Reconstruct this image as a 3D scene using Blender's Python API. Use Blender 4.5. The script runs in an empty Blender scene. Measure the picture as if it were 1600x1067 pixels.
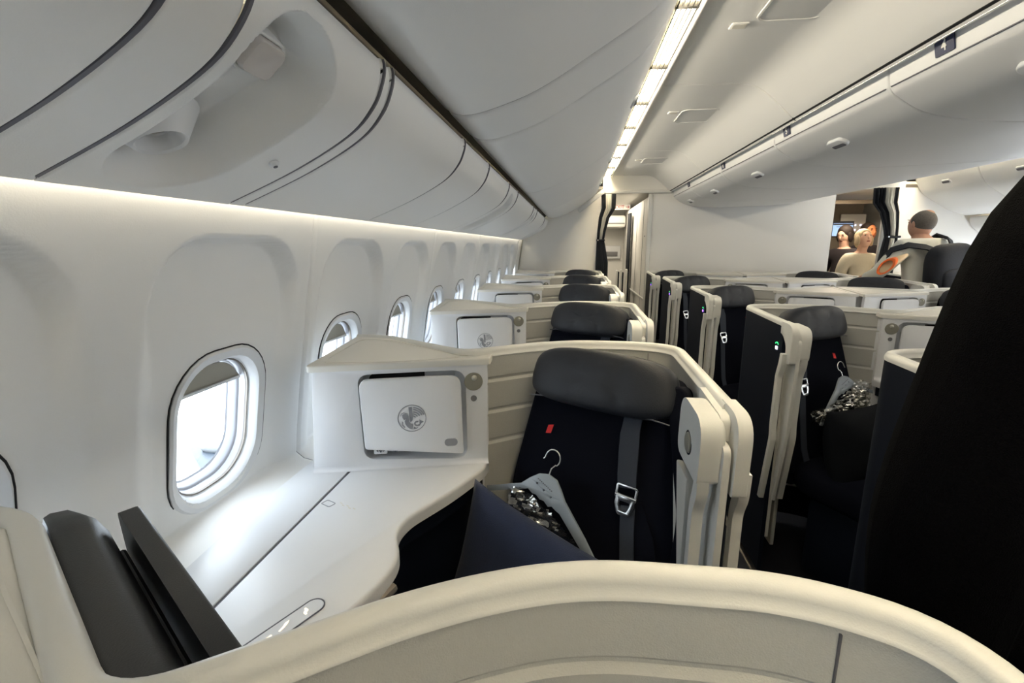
import bpy, bmesh, math, random
from mathutils import Vector, Matrix
from mathutils.geometry import tessellate_polygon
PI = math.pi
R = math.radians
random.seed(7)
S = bpy.context.scene
COL = S.collection

# ------------------------------------------------------------------ camera, world, exposure
EYE = 1.42                                    # eye height above the cabin floor; all z below are given from the eye
cam_d = bpy.data.cameras.new('camera')
cam_d.lens = 16.65; cam_d.sensor_width = 36.0; cam_d.clip_start = 0.02; cam_d.clip_end = 400
cam = bpy.data.objects.new('camera', cam_d); COL.objects.link(cam)
cam.location = (0, 0, EYE); cam.rotation_euler = (R(90 - 11.35), 0, R(7.4))
S.camera = cam
S.view_settings.view_transform = 'Standard'; S.view_settings.look = 'None'
S.view_settings.exposure = 2.08; S.view_settings.gamma = 1.0; S.view_settings.use_curve_mapping = False

world = bpy.data.worlds.new('world'); S.world = world; world.use_nodes = True
bgn = world.node_tree.nodes['Background']
bgn.inputs[0].default_value = (0.84, 0.92, 1.0, 1); bgn.inputs[1].default_value = 2.45   # bright overcast daylight

def area(name, loc, rot, sx, sy, energy, col, spread=None):
    l = bpy.data.lights.new(name, 'AREA'); l.shape = 'RECTANGLE'; l.size = sx; l.size_y = sy
    l.energy = energy; l.color = col
    if spread: l.spread = spread
    o = bpy.data.objects.new(name, l); o.location = (loc[0], loc[1], loc[2] + EYE); o.rotation_euler = rot
    COL.objects.link(o); return o
STRIP_EMIT = 11.0
COVE_EMIT = 1.7
# daylight coming in through the starboard cabin windows beyond the right aisle
area('daylight_right_windows', (4.50, 2.6, -.30), (0, R(90), 0), .3, 6.0, 14, (.9, .95, 1.0))
# added lamps under the louvres, brightening the ceilings in place of strip spill
area('ceiling_fill_left', (.315, 1.9, .746), (0, R(-90), 0), .02, 6.6, 5.5, (1, .90, .72))
area('ceiling_fill_right', (3.485, 1.9, .746), (0, R(90), 0), .02, 6.6, 5.5, (1, .90, .72))

# ------------------------------------------------------------------ materials
def mat(name, col, rough=.5, metal=0.0, noise=0.0, nscale=60, bump=0.0, bscale=300, emit=None, spec=.5, sheen=0, alpha=1, trans=0):
    m = bpy.data.materials.new(name); m.use_nodes = True
    nt = m.node_tree; b = nt.nodes['Principled BSDF']
    b.inputs['Base Color'].default_value = (*col, 1); b.inputs['Roughness'].default_value = rough
    b.inputs['Metallic'].default_value = metal; b.inputs['Specular IOR Level'].default_value = spec
    b.inputs['Sheen Weight'].default_value = sheen
    b.inputs['Transmission Weight'].default_value = trans
    b.inputs['Alpha'].default_value = alpha
    tc = nt.nodes.new('ShaderNodeTexCoord')
    if noise:
        n = nt.nodes.new('ShaderNodeTexNoise'); n.inputs['Scale'].default_value = nscale; n.inputs['Detail'].default_value = 3
        nt.links.new(tc.outputs['Object'], n.inputs['Vector'])
        r = nt.nodes.new('ShaderNodeMixRGB'); r.inputs[1].default_value = (*[c*(1-noise) for c in col], 1)
        r.inputs[2].default_value = (*[min(1, c*(1+noise)) for c in col], 1)
        nt.links.new(n.outputs['Fac'], r.inputs[0]); nt.links.new(r.outputs[0], b.inputs['Base Color'])
    if bump:
        n = nt.nodes.new('ShaderNodeTexNoise'); n.inputs['Scale'].default_value = bscale; n.inputs['Detail'].default_value = 4
        nt.links.new(tc.outputs['Object'], n.inputs['Vector'])
        u = nt.nodes.new('ShaderNodeBump'); u.inputs['Strength'].default_value = bump; u.inputs['Distance'].default_value = .002
        nt.links.new(n.outputs['Fac'], u.inputs['Height']); nt.links.new(u.outputs[0], b.inputs['Normal'])
    if emit:
        b.inputs['Emission Color'].default_value = (*emit[0], 1); b.inputs['Emission Strength'].default_value = emit[1]
    return m
M = {}
M['wall'] = mat('sidewall_plastic', (.86, .858, .84), .45, bump=.15, bscale=400)
M['bin'] = mat('bin_plastic', (.83, .83, .815), .42, bump=.2, bscale=500)
M['ceil'] = mat('ceiling_plastic', (.86, .85, .81), .5, bump=.1, bscale=300)
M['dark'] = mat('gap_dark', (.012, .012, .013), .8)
M['rim'] = mat('shell_rim_plastic', (.70, .70, .67), .38, bump=.12, bscale=500)
M['liner'] = mat('shell_liner_grey_beige', (.57, .565, .53), .6, noise=.04, nscale=200, bump=.3, bscale=600)
M['white'] = mat('console_white', (.80, .81, .83), .35, bump=.08, bscale=600)
M['cap'] = mat('console_cap_cream', (.77, .75, .69), .4, bump=.1, bscale=500)
M['navy'] = mat('navy_shell', (.0035, .006, .014), .6, noise=.15, nscale=150, bump=.2, bscale=700, spec=.22)
M['seat'] = mat('seat_fabric_navy', (.0032, .004, .009), .9, noise=.2, nscale=300, bump=.5, bscale=900, spec=.12)
M['head'] = mat('headrest_leather', (.013, .0155, .0225), .55, noise=.1, nscale=30, bump=.25, bscale=400)
M['belt'] = mat('belt_webbing', (.028, .036, .055), .8, noise=.15, nscale=400, bump=.5, bscale=1200)
M['metal'] = mat('brushed_metal', (.72, .72, .72), .25, 1.0)
M['wire'] = mat('hook_wire', (.80, .78, .74), .3, .9)
M['red'] = mat('red_tag', (.75, .02, .02), .7)
M['hanger'] = mat('hanger_plastic_grey', (.27, .31, .35), .35)
M['pillow'] = mat('pillow_navy_cloth', (.008, .017, .055), .85, noise=.25, nscale=20, bump=.5, bscale=500, sheen=.2)
M['cushb'] = mat('cushion_black_cloth', (.004, .005, .007), .85, noise=.25, nscale=20, bump=.5, bscale=500, spec=.15)
M['monitor'] = mat('monitor_plastic_charcoal', (.009, .0102, .0125), .42, bump=.15, bscale=700)
M['crest'] = mat('crest_grey', (.30, .31, .34), .5)
M['lamp'] = mat('lamp_disc_olive', (.30, .29, .24), .35)
M['lampk'] = mat('lamp_knob', (.60, .58, .50), .3, .3)
M['sens'] = mat('sensor_grey', (.20, .20, .21), .4)
M['icon'] = mat('icon_dark', (.12, .12, .14), .5)
M['glow'] = mat('icon_lit_warm', (.9, .8, .6), .5, emit=((1, .85, .6), .35))
M['blue'] = mat('indicator_blue', (.02, .12, .9), .5, emit=((.02, .20, 1), .8))
M['violet'] = mat('indicator_violet', (.3, .1, .9), .5, emit=((.30, .13, 1), .9))
M['whiteglow'] = mat('indicator_white', (.8, .8, .9), .5, emit=((.8, .78, 1), .4))
M['green'] = mat('indicator_green', (.05, .6, .2), .5, emit=((.05, .75, .25), .3))
M['brownrail'] = mat('table_rail_brown', (.20, .175, .15), .45, .3)
M['carpet'] = mat('carpet_navy', (.008, .010, .018), .95, noise=.35, nscale=300, bump=.6, bscale=900)
M['stripm'] = mat('aisle_strip_beige', (.22, .20, .17), .6)
M['bulk'] = mat('bulkhead_laminate', (.84, .825, .79), .55, noise=.02, nscale=500, bump=.15, bscale=800)
M['curt'] = mat('curtain_navy', (.008, .010, .016), .9, bump=.4, bscale=400)
M['curtl'] = mat('curtain_lining_grey', (.48, .47, .42), .85, bump=.3, bscale=400)
M['placard'] = mat('placard_navy', (.010, .018, .07), .4)
M['digit'] = mat('placard_digit', (.85, .83, .78), .5)
M['strip'] = mat('light_strip', (1, .9, .75), .5, emit=((1, .86, .60), STRIP_EMIT))
M['cove'] = mat('cove_strip', (1, .94, .82), .5, emit=((1, .91, .74), COVE_EMIT))
M['louvre'] = mat('louvre_slat', (.035, .033, .028), .6)
M['fin'] = mat('louvre_fin', (.78, .74, .64), .5)
M['galley'] = mat('galley_wall_brown', (.20, .165, .125), .6, noise=.08, nscale=30)
M['screen'] = mat('screen_lit', (.4, .6, .9), .4, emit=((.42, .62, 1), .22))
M['exitw'] = mat('exit_sign_white', (.8, .75, .65), .5, emit=((1, .9, .75), .1))
M['exitr'] = mat('exit_sign_red', (.65, .03, .02), .5)
M['skin'] = mat('skin', (.50, .27, .18), .55, noise=.06, nscale=40)
M['skin2'] = mat('skin_fair', (.72, .45, .34), .55, noise=.06, nscale=40)
M['greyhair'] = mat('hair_grey_brown', (.11, .095, .08), .8, noise=.4, nscale=120, bump=.6, bscale=300)
M['blond'] = mat('hair_blond', (.62, .50, .33), .7, noise=.25, nscale=120, bump=.6, bscale=300)
M['hairdk'] = mat('hair_dark', (.022, .013, .010), .7, noise=.3, nscale=120, bump=.6, bscale=300)
M['shirt'] = mat('shirt_white', (.74, .72, .63), .85, noise=.05, nscale=20, bump=.5, bscale=60)
M['sweater'] = mat('sweater_cream', (.66, .62, .50), .9, noise=.06, nscale=60, bump=.5, bscale=200)
M['black'] = mat('black_knit', (.0024, .0024, .0028), 1.0, noise=.8, nscale=420, bump=1.0, bscale=700, spec=.04)
M['pack'] = mat('backpack_nylon', (.007, .009, .016), .7, noise=.3, nscale=40, bump=.6, bscale=120)
M['darkc'] = mat('dark_clothes', (.018, .014, .018), .9, noise=.3, nscale=40)
M['orange'] = mat('orange_band', (.95, .17, .02), .6)
M['conec'] = mat('cone_cream', (.75, .55, .33), .7)
M['mouth'] = mat('lips', (.25, .05, .04), .5)
M['eye'] = mat('eye_dark', (.03, .02, .02), .3)
M['wing'] = mat('aircraft_wing_paint', (.022, .032, .045), .5)
M['wingw'] = mat('aircraft_fairing_white', (.10, .105, .11), .5)
M['lens'] = mat('reading_lens', (.62, .58, .55), .15, spec=.8)
M['shade'] = mat('window_shade_beige', (.36, .34, .28), .6)
M['bezel2'] = mat('window_inner_frame', (.40, .405, .44), .4)
M['bezel'] = mat('window_bezel', (.76, .77, .78), .35)

def glass(name):
    m = bpy.data.materials.new(name); m.use_nodes = True; nt = m.node_tree
    nt.nodes.remove(nt.nodes['Principled BSDF']); out = nt.nodes['Material Output']
    t = nt.nodes.new('ShaderNodeBsdfTransparent'); t.inputs[0].default_value = (.95, .97, .98, 1)
    g = nt.nodes.new('ShaderNodeBsdfGlossy'); g.inputs['Roughness'].default_value = .05
    mx = nt.nodes.new('ShaderNodeMixShader'); mx.inputs[0].default_value = .06
    nt.links.new(t.outputs[0], mx.inputs[1]); nt.links.new(g.outputs[0], mx.inputs[2]); nt.links.new(mx.outputs[0], out.inputs[0])
    return m
M['glass'] = glass('window_pane_glass')
def film(name):
    m = bpy.data.materials.new(name); m.use_nodes = True; nt = m.node_tree
    nt.nodes.remove(nt.nodes['Principled BSDF']); out = nt.nodes['Material Output']
    t = nt.nodes.new('ShaderNodeBsdfTransparent'); t.inputs[0].default_value = (.75, .74, .70, 1)
    g = nt.nodes.new('ShaderNodeBsdfGlossy'); g.inputs['Roughness'].default_value = .12; g.inputs[0].default_value = (.95, .93, .88, 1)
    mx = nt.nodes.new('ShaderNodeMixShader'); mx.inputs[0].default_value = .30
    nt.links.new(t.outputs[0], mx.inputs[1]); nt.links.new(g.outputs[0], mx.inputs[2]); nt.links.new(mx.outputs[0], out.inputs[0])
    return m
M['film'] = film('clear_plastic_film')

# ------------------------------------------------------------------ helpers
def V(x, y, z): return Vector((x, y, z + EYE))       # z measured from the eye
def link(name, verts, faces, m, parent=None, smooth=True, ang=35, mi=None):
    me = bpy.data.meshes.new(name); me.from_pydata([tuple(v) for v in verts], [], faces)
    ms = m if isinstance(m, (list, tuple)) else [m]
    for k in ms: me.materials.append(k)
    if mi: 
        for p, i in zip(me.polygons, mi): p.material_index = i
    bm = bmesh.new(); bm.from_mesh(me); bmesh.ops.recalc_face_normals(bm, faces=bm.faces); bm.to_mesh(me); bm.free()
    if smooth: me.shade_smooth(); me.set_sharp_from_angle(angle=R(ang))
    o = bpy.data.objects.new(name, me); COL.objects.link(o)
    if parent: o.parent = parent
    return o
def linkbm(name, bm, m, parent=None, smooth=True, ang=35):
    bmesh.ops.recalc_face_normals(bm, faces=bm.faces)
    me = bpy.data.meshes.new(name); bm.to_mesh(me); bm.free()
    for k in (m if isinstance(m, (list, tuple)) else [m]): me.materials.append(k)
    if smooth: me.shade_smooth(); me.set_sharp_from_angle(angle=R(ang))
    o = bpy.data.objects.new(name, me); COL.objects.link(o)
    if parent: o.parent = parent
    return o
def thing(name, label, cat, loc=(0, 0, 0), group=None):
    o = bpy.data.objects.new(name, None); COL.objects.link(o); o.location = loc; o.empty_display_size = .1
    o['label'] = label; o['category'] = cat
    if group: o['group'] = group
    return o
def tag(o, label, cat, group=None):
    o['label'] = label; o['category'] = cat
    if group: o['group'] = group
    return o
def struct(o): o['kind'] = 'structure'; return o
def kids(o): return list(o.children)
def copy_tree(o, parent=None):
    c = o.copy(); COL.objects.link(c)
    if parent: c.parent = parent
    for ch in kids(o): copy_tree(ch, c)
    return c
def fillet(pts, n=6):
    """pts: (x,y,r) open polyline -> list of (x,y) with rounded corners"""
    out = []
    N = len(pts)
    for i, p in enumerate(pts):
        r = p[2] if len(p) > 2 else 0
        P = Vector(p[:2])
        if i in (0, N-1) or r <= 0: out.append(tuple(P)); continue
        A = Vector(pts[i-1][:2]); B = Vector(pts[i+1][:2])
        da = (A-P); db = (B-P)
        d = min(r, da.length*.49, db.length*.49)
        a = P + da.normalized()*d; b = P + db.normalized()*d
        for k in range(n+1):
            t = k/n; q = a*(1-t)**2 + P*2*t*(1-t) + b*t*t
            out.append((q.x, q.y))
    return out
def fillet_closed(pts, n=5):
    out = []; N = len(pts)
    for i, p in enumerate(pts):
        r = p[2] if len(p) > 2 else 0; P = Vector(p[:2])
        if r <= 0: out.append(tuple(P)); continue
        A = Vector(pts[i-1][:2]); B = Vector(pts[(i+1) % N][:2]); da = A-P; db = B-P
        d = min(r, da.length*.49, db.length*.49); a = P+da.normalized()*d; b = P+db.normalized()*d
        for k in range(n+1):
            t = k/n; q = a*(1-t)**2 + P*2*t*(1-t) + b*t*t; out.append((q.x, q.y))
    return out
def rrect(w, h, r, cx=0, cy=0, n=6):
    o = []
    for (sx, sy, a0) in ((1, 1, 0), (-1, 1, 90), (-1, -1, 180), (1, -1, 270)):
        for k in range(n+1):
            a = R(a0+90*k/n); o.append((cx+sx*(w/2-r)+r*math.cos(a), cy+sy*(h/2-r)+r*math.sin(a)))
    return o
def circ(r, n=24, cx=0, cy=0): return [(cx+r*math.cos(2*PI*k/n), cy+r*math.sin(2*PI*k/n)) for k in range(n)]
class Fr:
    """local frame: u to the right, v up, n towards the viewer"""
    def __init__(s, o, u, n): s.o = Vector(o); s.u = Vector(u).normalized(); s.n = Vector(n).normalized(); s.v = s.n.cross(s.u).normalized(); 
    def __call__(s, a, b, c=0): return s.o + s.u*a + s.v*b + s.n*c
def slab(name, outline, fr, w0, w1, m, parent=None, bev=0, seg=2, ang=40, holes=()):
    """polygon slab between depth w0 (back) and w1 (front), front edge bevelled"""
    bm = bmesh.new()
    loops = [outline]+list(holes)
    tess = tessellate_polygon([[Vector((x, y, 0)) for x, y in l] for l in loops])
    flat = [p for l in loops for p in l]
    f = [bm.verts.new(fr(x, y, w1)) for x, y in flat]; b = [bm.verts.new(fr(x, y, w0)) for x, y in flat]
    for t in tess:
        try: bm.faces.new([f[i] for i in t]); bm.faces.new([b[i] for i in reversed(t)])
        except ValueError: pass
    k = 0
    for l in loops:
        n = len(l)
        for i in range(n):
            j = (i+1) % n
            bm.faces.new((f[k+i], f[k+j], b[k+j], b[k+i]))
        k += n
    if bev:
        bmesh.ops.recalc_face_normals(bm, faces=bm.faces); bm.normal_update()
        fs = set(f)
        es = [e for e in bm.edges if e.verts[0] in fs and e.verts[1] in fs and len(e.link_faces) == 2 and e.calc_face_angle(0) > .8]
        bmesh.ops.dissolve_limit(bm, angle_limit=.01, verts=bm.verts, edges=bm.edges)
        es = [e for e in bm.edges if e.is_valid and len(e.link_faces) == 2 and e.calc_face_angle(0) > .8 and all((v.co-fr.o).dot(fr.n) > w1-1e-5 for v in e.verts)]
        bmesh.ops.bevel(bm, geom=es, offset=bev, segments=seg, profile=.5, affect='EDGES', clamp_overlap=True)
    return linkbm(name, bm, m, parent, True, ang)
def box(name, c, s, m, parent=None, bev=.004, rot=None, seg=2):
    bm = bmesh.new(); bmesh.ops.create_cube(bm, size=1)
    for v in bm.verts: v.co = Vector((v.co.x*s[0], v.co.y*s[1], v.co.z*s[2]))
    if bev: bmesh.ops.bevel(bm, geom=bm.edges[:], offset=bev, segments=seg, profile=.5, affect='EDGES')
    mt = Matrix.Translation(V(*c))
    if rot: mt = mt @ rot
    bm.transform(mt); return linkbm(name, bm, m, parent)
def tube(name, pts, r, m, parent=None, n=8, closed=False):
    verts = []; faces = []; N = len(pts); P = [Vector(p) for p in pts]
    rr = r if isinstance(r, (list, tuple)) else [r]*N
    up = None
    for i in range(N):
        a = P[i-1] if (i > 0 or closed) else P[0]; b = P[(i+1) % N] if (i < N-1 or closed) else P[-1]
        t = (b-a).normalized()
        if up is None: up = t.orthogonal().normalized()
        up = (up - t*up.dot(t)).normalized(); s = t.cross(up)
        for k in range(n): verts.append(P[i] + (up*math.cos(2*PI*k/n)+s*math.sin(2*PI*k/n))*rr[i])
    for i in range(N if closed else N-1):
        j = (i+1) % N
        for k in range(n): faces.append((i*n+k, i*n+(k+1) % n, j*n+(k+1) % n, j*n+k))
    if not closed: faces += [tuple(range(n)), tuple(range((N-1)*n, N*n))]
    return link(name, verts, faces, m, parent)
def puff(name, fr, w, h, t, m, parent=None, ex=.45, ez=.8, nu=40, nv=20, fn=None):
    """cushion-like superellipsoid: w x h outline, thickness t"""
    verts = []; faces = []
    sg = lambda a, e: math.copysign(abs(a)**e, a)
    for j in range(nv+1):
        ph = -PI/2 + PI*j/nv
        for i in range(nu):
            th = 2*PI*i/nu
            c = sg(math.cos(ph), ez)
            u = w/2*sg(math.cos(th), ex)*c; v = h/2*sg(math.sin(th), ex)*c; n = t/2*sg(math.sin(ph), ez)
            if fn: u, v, n = fn(u, v, n)
            verts.append(fr(u, v, n))
    for j in range(nv):
        for i in range(nu): faces.append((j*nu+i, j*nu+(i+1) % nu, (j+1)*nu+(i+1) % nu, (j+1)*nu+i))
    o = link(name, verts, faces, m, parent, True, 80)
    bm = bmesh.new(); bm.from_mesh(o.data); bmesh.ops.remove_doubles(bm, verts=bm.verts, dist=1e-5); bmesh.ops.recalc_face_normals(bm, faces=bm.faces); bm.to_mesh(o.data); bm.free()
    return o
def ribbon(name, path, ztop, prof, m, parent=None, closed=True, mi=None, ang=40):
    """sweep a section (u outwards, ('t' from top | 'a' absolute), z) along an XY path"""
    P = [Vector(p) for p in path]; N = len(P); verts = []; K = len(prof)
    for i in range(N):
        a = P[max(i-1, 0)]; b = P[min(i+1, N-1)]
        t = (b-a).normalized(); nrm = Vector((-t.y, t.x))
        if 0 < i < N-1:
            t1 = (P[i]-a).normalized(); c = max(.5, t1.dot(t)); nrm = nrm/c
        zt = ztop(i, P[i]) if callable(ztop) else ztop
        for (u, kd, z) in prof:
            zz = zt+z if kd == 't' else z
            q = P[i]+nrm*u; verts.append(V(q.x, q.y, zz))
    faces = []; fm = []
    for i in range(N-1):
        for k in range(K if closed else K-1):
            l = (k+1) % K; faces.append((i*K+k, i*K+l, (i+1)*K+l, (i+1)*K+k)); fm.append(mi[k] if mi else 0)
    if closed: faces += [tuple(range(K)), tuple(range((N-1)*K, N*K))]; fm += [0, 0]
    return link(name, verts, faces, m, parent, True, ang, mi=fm)
def extr(name, prof, y0, y1, m, parent=None, roll=.008, thick=.012, ang=50, side=1, stations=None):
    """panel with an XZ profile extruded along Y; its ends roll away to make a seam"""
    n = len(prof); nr = []
    for i in range(n):
        a = Vector(prof[max(0, i-1)]); b = Vector(prof[min(n-1, i+1)]); t = (b-a).normalized(); nr.append(Vector((-t.y, t.x))*side)
    st = [(y0, roll), (y0+roll*.35, roll*.35), (y0+roll, roll*.06), (y0+roll*2, 0), (y1-roll*2, 0), (y1-roll, roll*.06), (y1-roll*.35, roll*.35), (y1, roll)] if roll else [(y0, 0), (y1, 0)]
    verts = []; faces = []
    for (y, d) in st:
        for p, q in zip(prof, nr): verts.append(V(p[0]+q.x*d, y, p[1]+q.y*d))
    for i in range(len(st)-1):
        for k in range(n-1): faces.append((i*n+k, i*n+k+1, (i+1)*n+k+1, (i+1)*n+k))
    # back skin
    B = len(verts)
    for y in (y0, y1):
        for p, q in zip(prof, nr): verts.append(V(p[0]+q.x*(thick+roll), y, p[1]+q.y*(thick+roll)))
    for k in range(n-1): faces.append((B+k, B+k+1, B+n+k+1, B+n+k))
    L = (len(st)-1)*n
    for k in range(n-1): faces.append((k, k+1, B+k+1, B+k)); faces.append((L+k, L+k+1, B+n+k+1, B+n+k))
    for k in (0, n-1):
        faces.append(tuple([i*n+k for i in range(len(st))]+[B+n+k, B+k]))
    return link(name, verts, faces, m, parent, True, ang)
def smooth_prof(p, n=6):
    out = []
    for i in range(len(p)-1):
        p0 = Vector(p[max(0, i-1)]); p1 = Vector(p[i]); p2 = Vector(p[i+1]); p3 = Vector(p[min(len(p)-1, i+2)])
        for k in range(n):
            t = k/n
            q = .5*((2*p1)+(p2-p0)*t+(2*p0-5*p1+4*p2-p3)*t*t+(-p0+3*p1-3*p2+p3)*t**3); out.append((q.x, q.y))
    out.append(tuple(p[-1])); return out
def sst(a, b, x):
    t = max(0, min(1, (x-a)/(b-a))); return t*t*(3-2*t)
def mirx(prof, c=1.90): return [(2*c-x, z) for x, z in prof]
CX = 1.90            # cabin centre line
YB = 5.72            # bulkheads at the end of this cabin section
YF = -1.9            # bulkhead behind the camera

# ------------------------------------------------------------------ floor, walls, ceiling
struct(box('floor', (CX, 4.0, -1.44), (5.8, 12.4, .04), M['carpet'], bev=0))
def wallx(z):
    pts = [(-1.42, -.72), (-1.0, -.70), (-.62, -.69), (-.598, -.70), (-.59, -.74), (-.57, -.765), (-.5, -.757), (-.36, -.735), (-.2, -.705), (0, -.668), (.1, -.650), (.2, -.66), (.4, -.66)]
    for (a, xa), (b, xb) in zip(pts, pts[1:]):
        if a <= z <= b: return xa+(xb-xa)*(z-a)/(b-a)
    return pts[-1][1]
WC = [.36+.54*k for k in range(-3, 10)]      # window centres along the wall
WZ = -.393
seams = [.09+1.08*j for j in range(-2, 6)]+[YB]
def reveal(y, z):
    yc = min(WC, key=lambda c: abs(c-y)); dy = abs(y-yc)
    hw = .205; top = .012; r = .12
    # rounded-top shape: signed distance
    cy = max(0, dy-(hw-r)); cz = max(0, z-(top-r))
    d = math.hypot(cy, cz)-r if (cy > 0 and cz > 0) else max(dy-hw, z-top)
    up = sst(-.30, 0, z)
    crisp = .005 + (1-up)*.03
    dep = (.026+.020*sst(-.20, .0, z))*sst(crisp, -crisp, d)
    return dep*sst(-.597, -.582, z) + (.006*sst(.02, -.03, d-.01) if False else 0)
def inhole(y, z):
    yc = min(WC, key=lambda c: abs(c-y)); dx = abs(y-yc)-(.125-.10); dz = abs((z-WZ)/.982)-(.162-.10)
    d = math.hypot(max(dx, 0), max(dz, 0))-.10 + min(max(dx, dz), 0)
    return d < 0
for pi_, (ya, yb) in enumerate(zip([YF]+seams, seams)) :
    ys = []; y = ya+.0015
    ny = max(4, int((yb-ya)/.0075)); ys = [ya+.0015+(yb-ya-.003)*i/ny for i in range(ny+1)]
    zs = [-1.42, -1.0, -.64, -.62, -.61, -.60, -.595, -.59, -.58]+[-.574+.006*i for i in range(103)]+[.05, .07, .09, .12, .2, .4]
    verts = []; faces = []
    for yy in ys:
        e = min(yy-ya, yb-yy); rl = .009*(1-sst(0, .010, e))
        for z in zs: verts.append(V(wallx(z)-reveal(yy, z)-rl, yy, z))
    K = len(zs)
    for i in range(ny):
        for k in range(K-1):
            if not inhole((ys[i]+ys[i+1])/2, (zs[k]+zs[k+1])/2): faces.append((i*K+k, (i+1)*K+k, (i+1)*K+k+1, i*K+k+1))
    struct(link('wall_left', verts, faces, M['wall'], ang=60))
    if pi_ < len(seams):
        struct(extr('trim_1', [(wallx(z)-.009, z) for z in (-1.42, -1.0, -.62, -.598, -.59, -.57, -.5, -.36, -.2, 0, .1, .2, .39)], yb-.02, yb+.02, M['sens'], roll=0, thick=.02, side=1))
# upper hull closing the cabin above the bins (one curved skin) and the starboard wall
hull = [(-.66, .39), (-.62, .7), (-.42, .90), (-.1, 1.0), (3.90, 1.0), (4.22, .90), (4.42, .7), (4.46, .39), (4.50, .1), (4.58, -.3), (4.58, -1.42)]
struct(extr('wall_right', hull, YF, 10.2, M['wall'], roll=0, thick=.03, side=-1))
struct(box('wall_front', (CX, YF-.03, -.2), (5.7, .04, 2.5), M['bulk'], bev=0))
struct(box('wall_rear', (CX, 10.2, -.2), (5.7, .04, 2.5), M['bulk'], bev=0))
# the port wall beyond the bulkhead
struct(box('wall_left', (-.70, 8.0, -.4), (.04, 4.5, 2.1), M['wall'], bev=0))

# windows: bezel rings, tunnel, shade and pane, leaning with the wall
slope = .170
wv = Vector((slope, 0, .984)).normalized(); wn = Vector((.984, 0, -slope)).normalized()
def make_window(k, yc, full=True):
    root = bpy.data.objects.new('window_%d' % k, None); COL.objects.link(root); root['kind'] = 'structure'
    o = V(wallx(WZ)-.0245, yc, WZ)
    fr = Fr(o, (0, 1, 0), wn); fr.v = wv
    if fr.u.cross(fr.v).dot(fr.n) < 0: pass
    def rings(name, spec, m, closed=False):
        verts = []; faces = []; n = len(rrect(1, 1, .1, n=8))
        for (hw, hh, r, d) in spec:
            for (a, b) in rrect(2*hw, 2*hh, r, n=8): verts.append(fr(a, b, d))
        K = len(spec)
        for i in range(K-1 if not closed else K):
            j = (i+1) % K
            for q in range(n): faces.append((i*n+q, i*n+(q+1) % n, j*n+(q+1) % n, j*n+q))
        return link(name, verts, faces, m, root, True, 30)
    rings('window_groove', [(.1458, .1858, .115, -.008), (.1452, .1852, .1145, .0012), (.1430, .1830, .1125, .0012), (.140, .180, .11, -.002)], M['dark'])
    rings('window_frame', [(.1425, .1825, .112, -.012), (.1415, .1815, .111, .002), (.137, .177, .108, .0055), (.122, .160, .098, .000), (.117, .154, .094, -.008), (.1145, .151, .092, -.020), (.111, .149, .09, -.022)], M['bezel'])
    rings('inner_frame', [(.112, .149, .09, -.022), (.110, .147, .088, -.027), (.109, .146, .088, -.027), (.107, .143, .086, -.042), (.104, .139, .084, -.044), (.102, .137, .083, -.047), (.099, .133, .08, -.064), (.096, .129, .077, -.067), (.14, .18, .1, -.069)], M['bezel2'])
    rings('seal', [(.1130, .1495, .091, -.0215), (.1095, .1460, .088, -.0215), (.1095, .1460, .088, -.028), (.1130, .1495, .091, -.028)], M['brownrail'], True)
    if full:
        ol = [(a, b) for a, b in rrect(.206, .276, .086, n=8) if b > .088]; ol = sorted(ol)
        ol = [(-.101, .086)]+[(a, b) for a, b in ol]+[(.101, .086)]
        slab('window_shade', ol, fr, -.040, -.035, M['shade'], root, bev=.0015, seg=1)
        slab('shade_handle', rrect(.19, .006, .003, 0, .087), fr, -.035, -.031, M['bezel'], root)
    slab('pane', rrect(.20, .27, .082, n=8), fr, -.0675, -.0655, M['glass'], root)
    p = area('window_daylight_portal', (o.x-.12, yc, WZ), (0, 0, 0), .2, .28, 1, (1, 1, 1))
    p.data.cycles.is_portal = True
    p.rotation_euler = (R(0), R(-90+10), 0); p.location = fr(0, 0, -.078); p.parent = None
    p.data.size = .28; p.data.size_y = .2
for k, yc in enumerate(WC): make_window(k+1, yc)

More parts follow.
